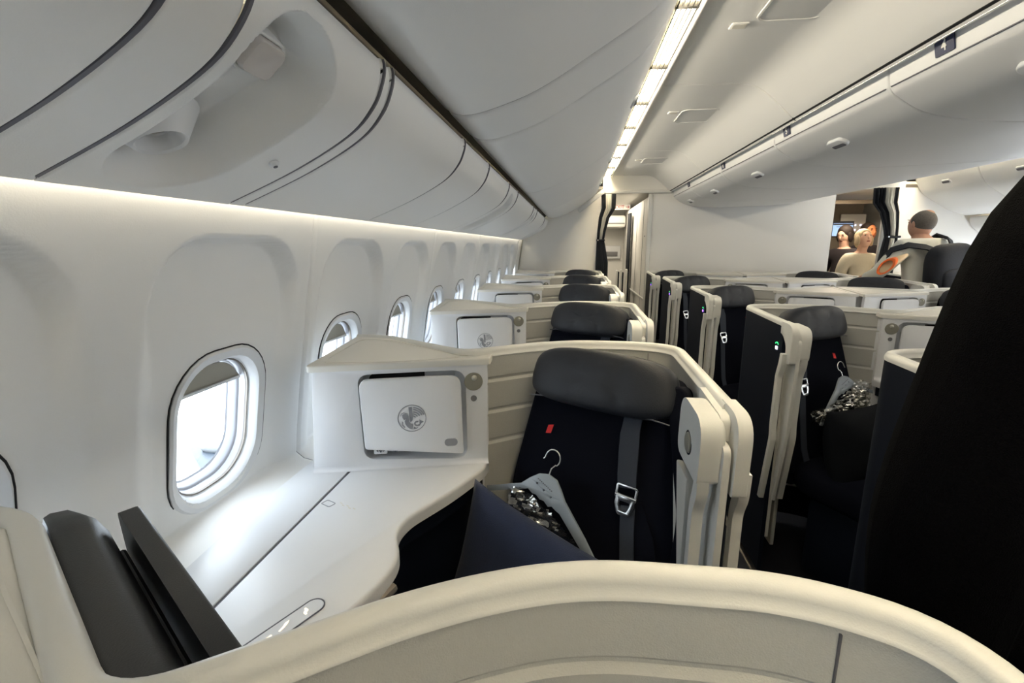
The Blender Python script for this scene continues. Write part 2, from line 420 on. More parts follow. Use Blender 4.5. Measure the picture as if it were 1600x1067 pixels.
# ------------------------------------------------------------------ service panels under the port bins
PSU = smooth_prof([(-.326, .30), (-.322, .284), (-.327, .258), (-.345, .222), (-.388, .182), (-.487, .130), (-.612, .079), (-.622, .077), (-.624, .084)], 5)
def arclen(P):
    S_ = [0]
    for a, b in zip(P, P[1:]): S_.append(S_[-1]+math.hypot(b[0]-a[0], b[1]-a[1]))
    return S_
def at_s(P, S_, s):
    for i in range(len(P)-1):
        if s <= S_[i+1] or i == len(P)-2:
            t = (s-S_[i])/(S_[i+1]-S_[i]); a, b = Vector(P[i]), Vector(P[i+1]); q = a+(b-a)*t; d = (b-a).normalized()
            return q, Vector((d.y, -d.x))      # point, outward (up into the panel) normal fixed below
PS = arclen(PSU); PL = PS[-1]
OFF = 0.024
def service_panel(y0, y1, label, ovals=(), nub=None, first=False):
    root = thing('service_panel', label, 'panel', (0, 0, 0), 'service panels under the window-side bins')
    fine = bool(ovals) and y0 < 1; ds = .0025 if fine else .0045; ns = int(PL/ds); ny = max(8, int((y1-y0)/((.0025 if fine else .006) if ovals else .02)))
    ss = [PL*i/ns for i in range(ns+1)]; ys = [y0+(y1-y0)*i/ny for i in range(ny+1)]
    ys = sorted(set(ys+[y0+.002, y0+.005, y0+.009, y1-.002, y1-.005, y1-.009]))
    nrm = []; base = []
    for s in ss:
        q, d = at_s(PSU, PS, s); base.append(q)
    for i in range(len(ss)):
        a = base[max(0, i-2)]; b = base[min(len(ss)-1, i+2)]; t = (b-a).normalized(); n_ = Vector((t.y, -t.x))
        if n_.y < 0 or (abs(n_.y) < .2 and n_.x > 0): n_ = -n_
        nrm.append(n_)
    verts = []; faces = []
    for y in ys:
        e = min(y-y0, y1-y); rl = .004*(1-sst(0, .005, e))
        for i, s in enumerate(ss):
            dd = rl
            for (yc, sc, hw, hl, dep) in ovals:
                a = max(0, abs(s-sc)-(hl-hw)); d = math.hypot(a, y-yc)-hw
                wdt = .012 + .030*sst(-hl, hl, s-sc)
                f = sst(.001, -wdt, d)
                if d < .004: dd += dep*f
            # keep the lip straight
            q = base[i]; v = nrm[i]
            if s > PL-.02: dd = 0
            verts.append(V(q.x+v.x*dd, y, q.y+v.y*dd))
    K = len(ss)
    for j in range(len(ys)-1):
        for i in range(K-1): faces.append((j*K+i, (j+1)*K+i, (j+1)*K+i+1, j*K+i+1))
    link('panel_skin', verts, faces, M['bin'], root, ang=50)
    def spot(s, y, d=0):
        q, _ = at_s(PSU, PS, s); i = int(s/PL*ns); v = nrm[i]; return V(q.x+v.x*d, y, q.y+v.y*d), Vector((v.x, 0, v.y))
    for (yc, sc, hw, hl, dep) in ovals:
        p, n_ = spot(sc+hl-hw*.92, yc-.012, dep*.55)
        fr = Fr(p, (0, 1, 0), -n_)
        r0 = hw*.36
        # gasper: ring standing out of the recess floor with a dark throat
        vs = []; fs = []; n = 28; sp = [(r0*1.9, -.022), (r0*1.08, .012), (r0, .016), (r0*.9, .013), (r0*.78, -.006), (r0*.5, -.012), (r0*.1, -.008)]
        for (rr, d) in sp:
            for k in range(n): vs.append(fr(rr*math.cos(2*PI*k/n), rr*math.sin(2*PI*k/n), d))
        for i in range(len(sp)-1):
            for k in range(n): fs.append((i*n+k, i*n+(k+1) % n, (i+1)*n+(k+1) % n, (i+1)*n+k))
        link('air_nozzle', vs, fs, M['bezel'], root)
        slab('nozzle_throat', circ(r0*.66), fr, -.011, -.007, M['lens'], root)
        # reading lamp lens at the inboard end
        p, n_ = spot(sc-hl+hw*1.0, yc+.006, dep*.75)
        fr = Fr(p, (0, 1, 0), -n_)
        slab('reading_light', rrect(hw*.62, hw*.52, hw*.12), fr, -.02, .012, M['lens'], root, bev=.004)
        slab('light_bezel', rrect(hw*.74, hw*.64, hw*.18), fr, -.03, .002, M['bin'], root, bev=.002, holes=[rrect(hw*.63, hw*.53, hw*.12)])
    if nub:
        p, n_ = spot(nub[1], nub[0], -.002); fr = Fr(p, (0, 1, 0), -n_)
        puff('sensor_nub', fr, .016, .016, .012, M['bezel'], root, 1, 1, 16, 8)
        slab('nub_eye', circ(.0035), fr, .003, .0065, M['icon'], root)
    return root
OV = lambda y: (y, PL-.19-.012, .088, .178, .050)
service_panel(YF, -.2, 'plain grey service panel behind the camera position under the left bins')
service_panel(-.196, .4125, 'plain grey service panel at the top left corner of the photo')
service_panel(.414, .4965, 'narrow grey filler strip left of the oval recess overhead')
service_panel(.4985, .8155, 'grey service panel with the big oval recess, round air nozzle and reading light', [(.61, PL-.207, .090, .180, .074)], nub=(.745, PL-.165))
service_panel(.818, .854, 'narrow grey filler strip just right of the big oval recess')
service_panel(.8565, 1.405, 'plain grey service panel between the oval recess and the bin gap')
service_panel(1.409, 1.80, 'plain grey service panel past the bin gap seam, nearest of the far ones')
service_panel(1.804, 2.35, 'second plain grey service panel beyond the bin gap seam')
service_panel(2.354, 2.70, 'far grey service panel with the larger of the distant oval recesses', [OV(2.52)])
service_panel(2.704, 3.72, 'plain grey service panel between the two distant oval recesses')
service_panel(3.724, 4.07, 'far grey service panel with the second distant oval recess', [OV(3.90)])
service_panel(4.074, 5.1, 'plain grey service panel beyond the second distant oval recess')
service_panel(5.104, YB-.01, 'grey service panel with oval recess touching the rear partition', [OV(5.3)])
for ys_ in (.4132, .4975, .8168, .8552, 1.407, 1.802, 2.352, 2.702, 3.722, 4.072, 5.102): struct(extr('trim_10', [(x+.003, z+.007) for x, z in PSU[3:-4]], ys_-.0025, ys_+.0025, M['icon'], roll=0, thick=.004, side=1))
struct(extr('trim_12', [(-.629, .090), (-.631, .36)], YF, YB-.02, M['bin'], roll=0, thick=.003, side=1))  # unseen sheet added to keep cove light from leaking through panel seams
# wash light hidden behind the lip of the service panels
tag(box('sidewall_wash_light', (-.637, (YB+YF)/2, .103), (.006, YB-YF-.06, .018), M['cove'], bev=0), 'continuous cream light strip hidden above the sidewall panels', 'light')

# ------------------------------------------------------------------ port overhead bins
BINP = smooth_prof([(-.330, .345), (-.322, .332), (-.285, .320), (-.223, .328), (-.10, .370), (.036, .447), (.17, .533), (.232, .608), (.278, .70), (.296, .775)], 5)
def latch(fr, parent, m=None, w=.10, h=.035, name='latch'):
    slab(name, rrect(w, h, h*.48), fr, -.006, .004, m or M['bin'], parent, bev=.003)
    slab(name+'_recess', rrect(w*.78, h*.5, h*.24), fr, .0035, .0048, M['icon'], parent)
def bin_left(y0, y1, label, lat=True, door=True):
    o = extr('overhead_bin' if door else 'bin_filler_panel', BINP, y0, y1, M['bin'], roll=.014, thick=.006, side=1)
    r = thing('overhead_bin' if door else 'bin_filler_panel', label, 'overhead bin' if door else 'panel', group='window-side overhead bins'); o.parent = r; o.name = 'bin_door' if door else 'panel_skin'
    if lat:
        n_ = Vector((.80, 0, -.6)); fr = Fr(V(.243, (y0+y1)/2, .615), (0, 1, 0), n_)
        latch(fr, r, M['bezel'], .11, .04)
    return r
bin_left(YF, -.25, 'grey overhead bin above and behind the camera position', False)
bin_left(-.245, 1.255, 'largest grey overhead bin, nearest at the top centre of the photo', False)
bin_left(1.260, 1.535, 'curved grey filler strip between the first two window-side bins', False, False)
bin_left(1.540, 3.00, 'grey overhead bin right behind the curved filler strip, window side')
bin_left(3.005, 4.44, 'third grey window-side overhead bin, before the farthest one')
bin_left(4.445, YB-.005, 'farthest grey window-side overhead bin touching the rear partition')
for ys_ in (1.2575, 1.5375, 3.0025, 4.4425): struct(extr('trim_11', [(x-.003, z+.006) for x, z in BINP[2:-1]], ys_-.004, ys_+.004, M['dark'], roll=0, thick=.004, side=1))
# dark channel between bins and service panels
tag(extr('bin_channel', [(-.330, .292), (-.352, .315), (-.352, .335), (-.334, .350)], YF, YB-.02, M['dark'], roll=0, thick=.01), 'dark recessed channel between left bins and service panels', 'trim')
bpy.data.objects['bin_channel']['kind'] = 'structure'; bpy.data.objects['bin_channel'].name = 'trim_2'

# louvred light strip beside the port bins (and its twin over the far aisle)
def strip_unit(name, cx, sgn, label):
    r = thing('louvred_light', label, 'light', group='louvred aisle lights')
    X = lambda x: cx+sgn*x
    box('tube_glow', (X(.347), (YB-1.5)/2, .800), (.074, YB+1.5, .004), M['strip'], r, bev=0)
    for k in range(5):
        box('fin', (X(.314+.0165*k), (YB-1.5)/2, .776), (.0042, YB+1.5, .014), M['louvre'], r, bev=0)
    for y in (-.4, .15, .70, 1.25, 1.8, 2.35, 2.9, 3.45, 4.0, 4.55, 5.1): box('cross_rib', (X(.347), y, .776), (.078, .016, .018), M['louvre'], r, bev=.002)
    box('edge_rail', (X(.393), (YB-1.5)/2, .772), (.016, YB+1.5, .022), M['ceil'], r, bev=.004)
    box('inner_rail', (X(.302), (YB-1.5)/2, .775), (.008, YB+1.5, .02), M['fin'], r, bev=.002)
strip_unit('l', 0, 1, 'long cream louvred light strip between the left bins and the ceiling')
strip_unit('r', 2*CX, -1, 'far louvred light strip above the right-hand aisle')

# ------------------------------------------------------------------ aisle ceilings
CEIL = smooth_prof([(.402, .782), (.55, .779), (.72, .778), (.80, .774), (.86, .755), (.911, .721), (.97, .67), (1.012, .630), (1.05, .597)], 5)
cs = [YF, -.7, .96, 2.627, 4.29, YB]
for i, (a, b) in enumerate(zip(cs, cs[1:])):
    for pr, sd in ((CEIL, -1), (mirx(CEIL), 1)):
        struct(extr('ceiling', pr, a+.002, b-.002, M['ceil'], roll=.006, thick=.01, side=-sd*1 if True else 1))
struct(box('ceiling', (CX, (YB+YF)/2, .87), (5.2, YB-YF, .02), M['ceil'], bev=0))
# outlines of access panels and small placards on the ceiling
def outline(name, x0, y0, x1, y1, z, label, gaps=True):
    r = thing('ceiling_access_panel', label, 'panel', group='access panels in the aisle ceiling')
    w = x1-x0; h = y1-y0; rr = min(w, h)*.22
    fr = Fr(V((x0+x1)/2, (y0+y1)/2, z), (1, 0, 0), (0, 0, -1))
    slab('panel_frame', rrect(w, h, rr), fr, 0, .0035, M['ceil'], r, bev=.0015, holes=[rrect(w-.016, h-.016, rr-.008)])
    slab('panel_lid', rrect(w-.022, h-.022, rr-.01), fr, -.002, .001, M['ceil'], r)
outline('a', .60, 1.60, .83, 1.95, .775, 'rounded access panel in the ceiling at the top edge of photo')
outline('b', .60, 3.05, .82, 3.35, .775, 'rounded access panel in the ceiling beyond the curved seam')
outline('c', .60, 4.60, .82, 4.90, .775, 'farthest rounded access panel in the aisle ceiling')
for (x, y, lb) in ((.565, 1.98, 'nearest small grey placard on the aisle ceiling'), (.56, 3.12, 'second small grey placard on the aisle ceiling'), (.56, 4.7, 'third small grey placard on the aisle ceiling')):
    r = thing('ceiling_placard', lb, 'placard', group='small placards on the aisle ceiling')
    fr = Fr(V(x, y, .778), (1, 0, 0), (0, 0, -1)); slab('frame', rrect(.060, .05, .006), fr, 0, .004, M['ceil'], r, bev=.001)
    slab('face', rrect(.045, .034, .004), fr, .0035, .0045, M['fin'], r)

# ------------------------------------------------------------------ centre overhead bins with row numbers
CBIN = smooth_prof([(1.065, .65), (1.075, .605), (1.08, .568), (1.088, .543), (1.112, .517), (1.202, .465), (1.329, .438), (1.531, .423), (1.80, .428), (2.10, .440), (2.35, .465), (2.55, .505), (2.66, .55), (2.74, .60), (2.745, .65)], 5)
bpy_c = []
cy = [-1.0, -.01, .98, 1.97, 2.95, 3.94, 4.93, YB-.01]
names = ['behind the camera', 'above the person in black', 'with the largest handle, at the right edge', 'with row number 4', 'with row number 5', 'with row number 6', 'farthest, against the rear partition']
def digit(name, ch, fr, size, m, parent):
    c = bpy.data.curves.new(name, 'FONT'); c.body = ch; c.size = size; c.align_x = 'CENTER'; c.align_y = 'CENTER'; c.extrude = .0006; c.offset = .0006
    t = bpy.data.objects.new(name, c); COL.objects.link(t)
    dg = bpy.context.evaluated_depsgraph_get(); me = bpy.data.meshes.new_from_object(t.evaluated_get(dg)); bpy.data.objects.remove(t)
    me.materials.clear(); me.materials.append(m)
    mt = Matrix((( fr.u.x, fr.v.x, fr.n.x, fr.o.x), (fr.u.y, fr.v.y, fr.n.y, fr.o.y), (fr.u.z, fr.v.z, fr.n.z, fr.o.z), (0, 0, 0, 1)))
    me.transform(mt); o = bpy.data.objects.new(name, me); COL.objects.link(o); o.parent = parent; return o
for i, (a, b) in enumerate(zip(cy, cy[1:])):
    r = thing('centre_overhead_bin', 'cream-grey centre overhead bin, the one %s' % names[i], 'overhead bin', group='centre overhead bins')
    o = extr('bin_body', CBIN, a+.002, b-.002, M['bin'], r, roll=.007, thick=.006, side=1)
    # fascia line below the number placards
    box('fascia_line', (1.0835, (a+b)/2, .548), (.004, b-a-.03, .003), M['icon'], r, bev=0)
    n_ = Vector((-.42, 0, -.9)); fr = Fr(V(1.19, (a+b)/2+.03, .468), (0, -1, 0), n_)
    slab('handle', rrect(.13, .055, .026), fr, -.006, .012, M['bezel'], r, bev=.006, seg=3)
    slab('handle_recess', rrect(.10, .020, .009, 0, -.012), fr, .0115, .0128, M['icon'], r)
for (ch, y) in (('4', 1.703), ('5', 2.78), ('6', 3.86), ('7', 4.95)):
    r = thing('row_number_placard', 'small navy placard reading %s on the centre bins' % ch, 'placard', group='row number placards')
    n_ = Vector((-.97, 0, -.23)); fr = Fr(V(1.0755, y, .585), (0, -1, 0), n_)
    slab('plate', rrect(.075, .045, .003), fr, 0, .004, M['placard'], r)
    digit('digit', ch, Fr(fr(0, 0, .0045), fr.u, fr.n), .042, M['digit'], r)
# dark slot between ceiling cove and the centre bins, with a slim metal rail
struct(extr('trim_3', [(1.052, .600), (1.075, .66), (1.10, .70)], YF, YB-.02, M['dark'], roll=0, thick=.02, side=1))
struct(box('trim_4', (1.052, (YB+YF)/2, .598), (.008, YB-YF-.1, .006), M['metal'], bev=.002))
struct(extr('trim_5', mirx([(1.052, .600), (1.075, .66), (1.10, .70)]), YF, YB-.02, M['dark'], roll=0, thick=.02, side=1))

# starboard bins seen beyond the right aisle
BINR = mirx([(-.345, .42), (-.338, .37)]+BINP)
for (a, b, lb) in ((-.25, 1.2, 'starboard overhead bin abreast of the camera, right side'), (1.21, 2.66, 'cream starboard overhead bin beside the person in black'), (2.665, 4.1, 'cream starboard overhead bin second from the rear partition'), (4.105, YB-.005, 'cream starboard overhead bin above the man, against the partition')):
    r = thing('overhead_bin', lb, 'overhead bin', group='starboard overhead bins')
    h = (a+b)/2
    extr('bin_door', BINR, a+.002, h-.002, M['bin'], r, roll=.008, thick=.006, side=-1); extr('bin_door', BINR, h+.002, b-.002, M['bin'], r, roll=.008, thick=.006, side=-1)
    for yy in ((a+h)/2, (h+b)/2):
        fr = Fr(V(2*CX-.243, yy, .615), (0, -1, 0), Vector((-.80, 0, -.6))); latch(fr, r, M['bezel'], .12, .045)
PR = mirx(PSU)
tag(extr('service_panel', PR, YF, YB-.01, M['bin'], roll=.006, thick=.008, side=-1), 'long service panel under the starboard bins', 'panel')

# ------------------------------------------------------------------ suites
def rebase(root, b):
    root.location = b
    for c in kids(root): c.location = (-b[0], -b[1], -b[2])
A_ = Vector((-.66, 1.075)); B_ = Vector((-.215, 1.195)); uu = (B_-A_).normalized()
FACE = Fr(V(A_.x, A_.y, 0), (uu.x, uu.y, 0), (uu.y, -uu.x, 0))
RIM = fillet([(-.672, 1.392), (-.566, 1.384, .03), (-.285, 1.206, .05), (-.105, 1.335, .14), (.01, 1.382, .10), (.19, 1.385, .05), (.287, 1.345, .11), (.290, .885)], 8)
NR = len(RIM)
def rim_top(i, P):
    if P.x > .22 and P.y < 1.30: return -.272-.012*sst(1.30, .95, P.y)
    return -.272
def crest(fr, parent, s=.036):
    P = lambda pts: [((x-527)/280*s, (530-y)/280*s) for x, y in pts]
    r = slab('crest_ring', circ(s, 40), fr, 0, .0006, M['crest'], parent, holes=[circ(s*.945, 40)])
    def add(pts, nm='crest_mark'): slab(nm, P(pts), fr, 0, .0006, M['crest'], r)
    add([(467, 297), (532, 297), (545, 470), (535, 575), (500, 615), (480, 560)], 'crest_column')
    add([(335, 460), (360, 440), (400, 432), (440, 450), (466, 490), (474, 600), (500, 640), (540, 640), (545, 690), (530, 762), (480, 748), (430, 705), (395, 650), (385, 590), (410, 540), (372, 560), (345, 520)], 'crest_body')
    add([(330, 585), (352, 600), (350, 655), (392, 712), (372, 722), (332, 668)], 'crest_leg')
    add([(300, 480), (320, 430), (370, 405), (430, 425), (470, 460), (440, 440), (370, 422), (328, 442), (315, 480)], 'crest_mane')
    for k, (ro, ri) in enumerate(((245, 218), (200, 175), (155, 132), (110, 90), (68, 48))):
        a0, a1 = 20+k*2, 86
        pts = [(545+ro*math.cos(R(a0+(a1-a0)*i/8)), 545-ro*math.sin(R(a0+(a1-a0)*i/8))) for i in range(9)] + [(545+ri*math.cos(R(a1-(a1-a0)*i/8)), 545-ri*math.sin(R(a1-(a1-a0)*i/8))) for i in range(9)]
        add(pts, 'crest_feather')
    pts = [(625+62*math.cos(R(a)), 645-58*math.sin(R(a))) for a in range(60, 331, 27)] + [(625+28*math.cos(R(a)), 645-26*math.sin(R(a))) for a in range(330, 59, -27)]
    add(pts, 'crest_coil'); add([(672, 562), (700, 590), (755, 612), (705, 640), (672, 690), (640, 700), (670, 650)], 'crest_fin')
    add([(545, 762), (560, 705), (600, 728), (648, 718), (610, 752)], 'crest_tail')
    return r
def make_suite(label, grp, opendoor=0.0, icons=True):
    root = thing('seat_suite', label, 'seat suite', group=grp)
    # bullnose rim on top of the shell
    rp = [(.018, 't', -.020), (.018, 't', -.012), (.014, 't', -.003), (.008, 't', 0), (-.001, 't', 0), (-.006, 't', -.003), (-.009, 't', -.009), (-.0095, 't', -.0155), (-.0135, 't', -.0175), (-.0145, 't', -.021), (-.008, 't', -.025), (-.008, 't', -.045), (.010, 't', -.045), (.010, 't', -.020)]
    ribbon('shell_rim', RIM, rim_top, rp, M['rim'], root, ang=60)
    # inner liner with stitched horizontal grooves
    g = lambda z: [(-.0105, 't', z+.006), (-.0070, 't', z+.001), (-.0070, 't', z-.003), (-.0135, 't', z-.010)]
    ip = [(-.010, 't', -.024), (-.0105, 't', -.055)]+g(-.085)+g(-.175)+g(-.265)+[(-.0135, 't', -.40), (-.012, 'a', -1.2), (.0, 'a', -1.2), (.0, 't', -.024)]
    ribbon('inner_liner', RIM, rim_top, ip, M['liner'], root, ang=25)
    # navy outside
    op = [(.0165, 't', -.018), (.0165, 'a', -1.36), (.001, 'a', -1.36), (.001, 't', -.045), (.009, 't', -.045), (.009, 't', -.018)]
    ribbon('outer_panel', RIM, rim_top, op, M['navy'], root)
    # seams across the rim
    for (x, y, rz) in ((.215, 1.384, 0),):
        box('liner_seam', (.216, 1.3625, -.37), (.0014, .0045, .14), M['icon'], root, bev=0)
    # end cap of the aisle wing: an inverted U with a slot for the sliding door
    YZ = lambda x: Fr(V(x, 0, 0), (0, 1, 0), (1, 0, 0))
    slab('wing_end_cap', fillet_closed([(.806, -.436, .010), (.798, -.286, .075), (.905, -.283, .004), (.905, -.33), (.88, -.338, .02), (.846, -.37, .03), (.846, -.436, .010)], 7), YZ(.2975), -.0125, .0125, M['rim'], root, bev=.007, seg=3, ang=55)
    slab('wing_inner_cap', fillet_closed([(.828, -.428, .018), (.820, -.302, .05), (.985, -.296, .05), (.995, -.425, .03)], 7), Fr(V(.250, 0, 0), (0, -1, 0), (-1, 0, 0)) if False else YZ(.252), -.022, .022, M['rim'], root, bev=.010, seg=4, ang=55)
    slab('wing_web', fillet_closed([(.846, -.345), (.842, -.300, .03), (1.0, -.290), (1.0, -.345)], 5), YZ(.278), -.010, .010, M['rim'], root)
    f2 = Fr(V(.2318, .905, -.375), (0, -1, 0), (-1, 0, 0))
    slab('door_button', circ(.020), f2, -.002, .006, M['lamp'], root, bev=.003)
    slab('door_button_ring', circ(.0245), f2, -.002, .003, M['metal'], root, bev=.001, holes=[circ(.0205)])
    # sliding door edge and the two posts it runs between
    F3 = Fr(V(0, .74, 0), (0, 1, 0), (-1, 0, 0))
    slab('sliding_door', fillet_closed([(.0, -.345, .02), (.012, -.70), (.070, -1.03), (.36, -1.03), (.36, -.40, .02), (.20, -.345, .02)], 5), Fr(V(.2675, .812, 0), (0, 1, 0), (1, 0, 0)), 0, .014, M['rim'], root, bev=.004)
    for x0, w, nm in ((.232, .022, 'door_post'), (.306, .020, 'door_post')):
        pts = [(.006, -.40), (.010, -.455, .02), (.030, -.49, .02), (.032, -.70, .02), (.024, -.74, .02), (.075, -1.03), (.098, -1.03), (.048, -.74, .02), (.056, -.70, .02), (.054, -.49, .02), (.036, -.44, .02), (.03, -.40)]
        slab(nm, fillet_closed(pts, 4), Fr(V(x0+w/2, .822, 0), (0, 1, 0), (1, 0, 0)), -w/2, w/2, M['rim'], root, bev=.004)
    box('door_post_liner', (.243, 1.09, -.86), (.016, .34, .80), M['liner'], root, bev=.004)
    # seat number light on the navy side, with its green arc
    fo = Fr(V(.3075, .93, -.395), (0, 1, 0), (1, 0, 0))
    slab('seat_number_light', rrect(.020, .014, .003), fo, 0, .0015, M['whiteglow'], root)
    arc = [(.016*math.cos(R(a)), .012+.012*math.sin(R(a))) for a in range(20, 161, 14)]+[(.012*math.cos(R(a)), .010+.010*math.sin(R(a))) for a in range(160, 19, -14)]
    slab('seat_call_arc', arc, fo, 0, .0015, M['green'], root)
    # console: two leaf top, apron and base
    edge = [(-.22, 1.20), (-.225, 1.155, .03), (-.275, 1.03, .06), (-.345, .905, .05), (-.352, .845, .035), (-.315, .775, .05), (-.322, .70, .05), (-.388, .50, .02), (-.43, .42)]
    e_ = fillet(edge, 6)
    D = Fr(V(0, 0, -.58), (1, 0, 0), (0, 0, 1))
    slab('console_top', [(-.5735, 1.24)]+[(x, y) for x, y in e_]+[(-.5735, .42)], D, -.030, 0, M['white'], root, bev=.008, seg=3, ang=60)
    slab('console_lid', [(-.5765, .42), (-.694, .42), (-.694, .695), (-.705, .85), (-.705, 1.24), (-.5765, 1.24)], D, -.030, 0, M['white'], root, bev=.0015, seg=2)
    box('lid_seam', (-.575, .83, -.586), (.006, .80, .006), M['icon'], root, bev=0)
    inn = [(x-.018, y-.004) for x, y in e_]
    slab('console_apron', inn+[(-.69, .42), (-.69, 1.24)], D, -.075, -.031, M['navy'], root, bev=.004)
    inn = [(x-.045, y) for x, y in e_]
    slab('console_base', inn+[(-.685, .42), (-.685, 1.24)], D, -.82, -.076, M['navy'], root)
    # stowed tray table rails below the console edge
    for k, (dx, zz, w) in enumerate(((.006, -.618, .018), (.014, -.636, .008), (.016, -.652, .018))):
        a = Vector((-.405+dx, .46)); b = Vector((-.322+dx, .735))
        tube('tray_table_rail', [V(a.x, a.y, zz), V(b.x, b.y, zz)], w/2, M['brownrail'] if k != 1 else M['liner'], root)
    # control strip sunk in the console edge
    cd = Vector((.056, .115)).normalized(); cf = Fr(V(-.447, .553, -.5795), (cd.x, cd.y, 0), (0, 0, 1))
    slab('control_strip', rrect(.205, .034, .017), cf, 0, .0012, M['icon'], root, holes=[rrect(.201, .030, .015)])
    slab('control_plate', rrect(.200, .029, .0145), cf, 0, .0009, M['white'], root)
    ks = [(-.048, [(-.006, 0), (.002, .004), (.002, -.004)]), (-.036, [(-.005, -.004), (-.002, 0), (0, .005), (.003, .005), (.001, -.002), (-.003, -.007)]), (-.024, [(.006, 0), (-.002, .004), (-.002, -.004)]),
          (.002, [(-.011, -.0012), (-.011, .0012), (.011, .0012), (.011, -.0012)]), (.034, [(-.011, -.002), (-.002, .001), (.004, .005), (.011, .005), (.006, .001), (-.001, -.002), (-.010, -.004)]), (.070, [(-.004, -.006), (-.004, 0), (.002, .002), (.002, .007), (.005, .007), (.005, -.001), (-.001, -.002), (-.001, -.006)]), (-.072, circ(.0045, 6))]
    for x, p in ks: slab('control_icon', [(x+a, b) for a, b in p], cf, .0009, .0016, M['glow'], root)
    slab('indicator_light', circ(.005, 12, -.096), cf, .0009, .0030, M['blue'], root)
    # payment / phone mark printed on the top
    mk = Fr(V(-.515, .935, -.5798), (.9, -.42, 0), (0, 0, 1))
    slab('phone_mark', rrect(.030, .020, .004, -.028, -.016), mk, 0, .0006, M['crest'], root, holes=[rrect(.026, .016, .003, -.028, -.016)])
    for k in range(5): slab('text_mark', rrect(.0085, .002, .001, -.004+.011*k, .001-.004*(k % 2)), mk, 0, .0005, M['sens'] if k < 0 else M['fin'], root)
    # tower
    L = .4609
    outer = fillet_closed([(-.004, -.60), (.455, -.60), (.455, -.303), (.012, -.300, .02)], 4)
    hole = fillet_closed([(.122, -.322, .03), (.128, -.553, .03), (.398, -.566, .035), (.396, -.318, .035)], 6)
    hole = list(reversed(hole))
    slab('tower_face', outer, FACE, -.020, 0, M['white'], root, bev=.0025, seg=2, holes=[hole])
    # pocket behind the door
    vs = []; fs = []; n = len(hole)
    for d in (-.018, -.050):
        for (a, b) in hole: vs.append(FACE(a+(.259-a)*(.0 if d > -.03 else .03), b, d))
    for i in range(n): fs.append((i, (i+1) % n, n+(i+1) % n, n+i))
    fs.append(tuple(range(n, 2*n))); link('stowage_pocket', vs, fs, M['white'], root, ang=60)
    slab('pocket_painted_shade', rrect(.24, .17, .02, .262, -.415), FACE, -.049, -.047, M['dark'], root)  # dark sheet standing in for the shade in the upper pocket
    body = [(-.672, 1.10), (-.205, 1.226), (-.225, 1.25), (-.272, 1.21), (-.55, 1.375), (-.672, 1.39)]
    slab('tower_body', [(-.672, 1.135), (-.226, 1.232), (-.280, 1.192), (-.555, 1.365), (-.672, 1.375)], Fr(V(0, 0, 0), (1, 0, 0), (0, 0, 1)), -1.30, -.315, M['white'], root)
    # side return of the tower, aisle side, seen as the seam beside the liner
    # concave fillet between tower and console top
    vs = []; fs = []; K = 9
    for i, a in enumerate((-.004, .455)):
        for k in range(K):
            t = R(90*k/(K-1)); rr = .012
            vs.append(FACE(a, -.58+rr-rr*math.cos(t)*1.0, rr-rr*math.sin(t)) if False else FACE(a, -.5795+rr*(1-math.sin(t)), rr*(1-math.cos(t))))
    for k in range(K-1): fs.append((k, k+1, K+k+1, K+k))
    link('tower_cove', vs, fs, M['white'], root, ang=60)
    # cap
    capo = fillet_closed([(-.662, 1.071, .012), (-.43, 1.130, .15), (-.213, 1.191, .004), (-.214, 1.232), (-.275, 1.190, .03), (-.558, 1.370), (-.668, 1.380)], 6)
    CF = Fr(V(0, 1.06, -.300), (1, 0, 0), (0, -.06, 1))
    slab('tower_cap', [(x, (y-1.06)/CF.v.y) for x, y in capo], CF, -.012, .006, M['cap'], root, bev=.007, seg=3, ang=60)
    inset = fillet_closed([(-.640, 1.10, .04), (-.45, 1.125, .1), (-.255, 1.20, .02), (-.29, 1.205, .03), (-.545, 1.345, .06), (-.640, 1.352, .04)], 6)
    ir = [(x, (y-1.06)/CF.v.y) for x, y in inset]; cxx = sum(p[0] for p in ir)/len(ir); cyy = sum(p[1] for p in ir)/len(ir)
    slab('cap_ridge', ir, CF, .005, .0075, M['cap'], root, bev=.001, seg=1, holes=[list(reversed([(cxx+(x-cxx)*.965, cyy+(y-cyy)*.95) for x, y in ir]))])
    # door
    ol = fillet_closed([(.126, -.332, .026), (.134, -.517, .008), (.388, -.543, .008), (.384, -.328, .030)], 6)
    dn = (FACE.n + FACE.u*.05 + Vector((0, 0, .03+opendoor*.0)))
    DF = Fr(FACE(-.0, 0, .004), FACE.u, dn)
    dm = root
    dr = slab('compartment_door', ol, DF, -.010, .003, M['white'], root, bev=.003, seg=2)
    cr = crest(Fr(DF(.256, -.437, .0032), DF.u, DF.n), dr, .0365)
    slab('door_latch', rrect(.034, .020, .0095, .355, -.508), DF, .003, .0042, M['crest'], dr)
    lf = Fr(FACE(.418, -.350, 0), FACE.u, FACE.n)
    rl = slab('reading_light', circ(.0245, 32), lf, -.001, .004, M['lamp'], root, bev=.002)
    puff('light_knob', Fr(lf(.002, .011, .005), lf.u, lf.n), .015, .015, .014, M['lampk'], rl, 1, 1, 20, 10)
    slab('sensor_window', circ(.0082, 20, 0, -.046), lf, -.001, .0018, M['sens'], root)
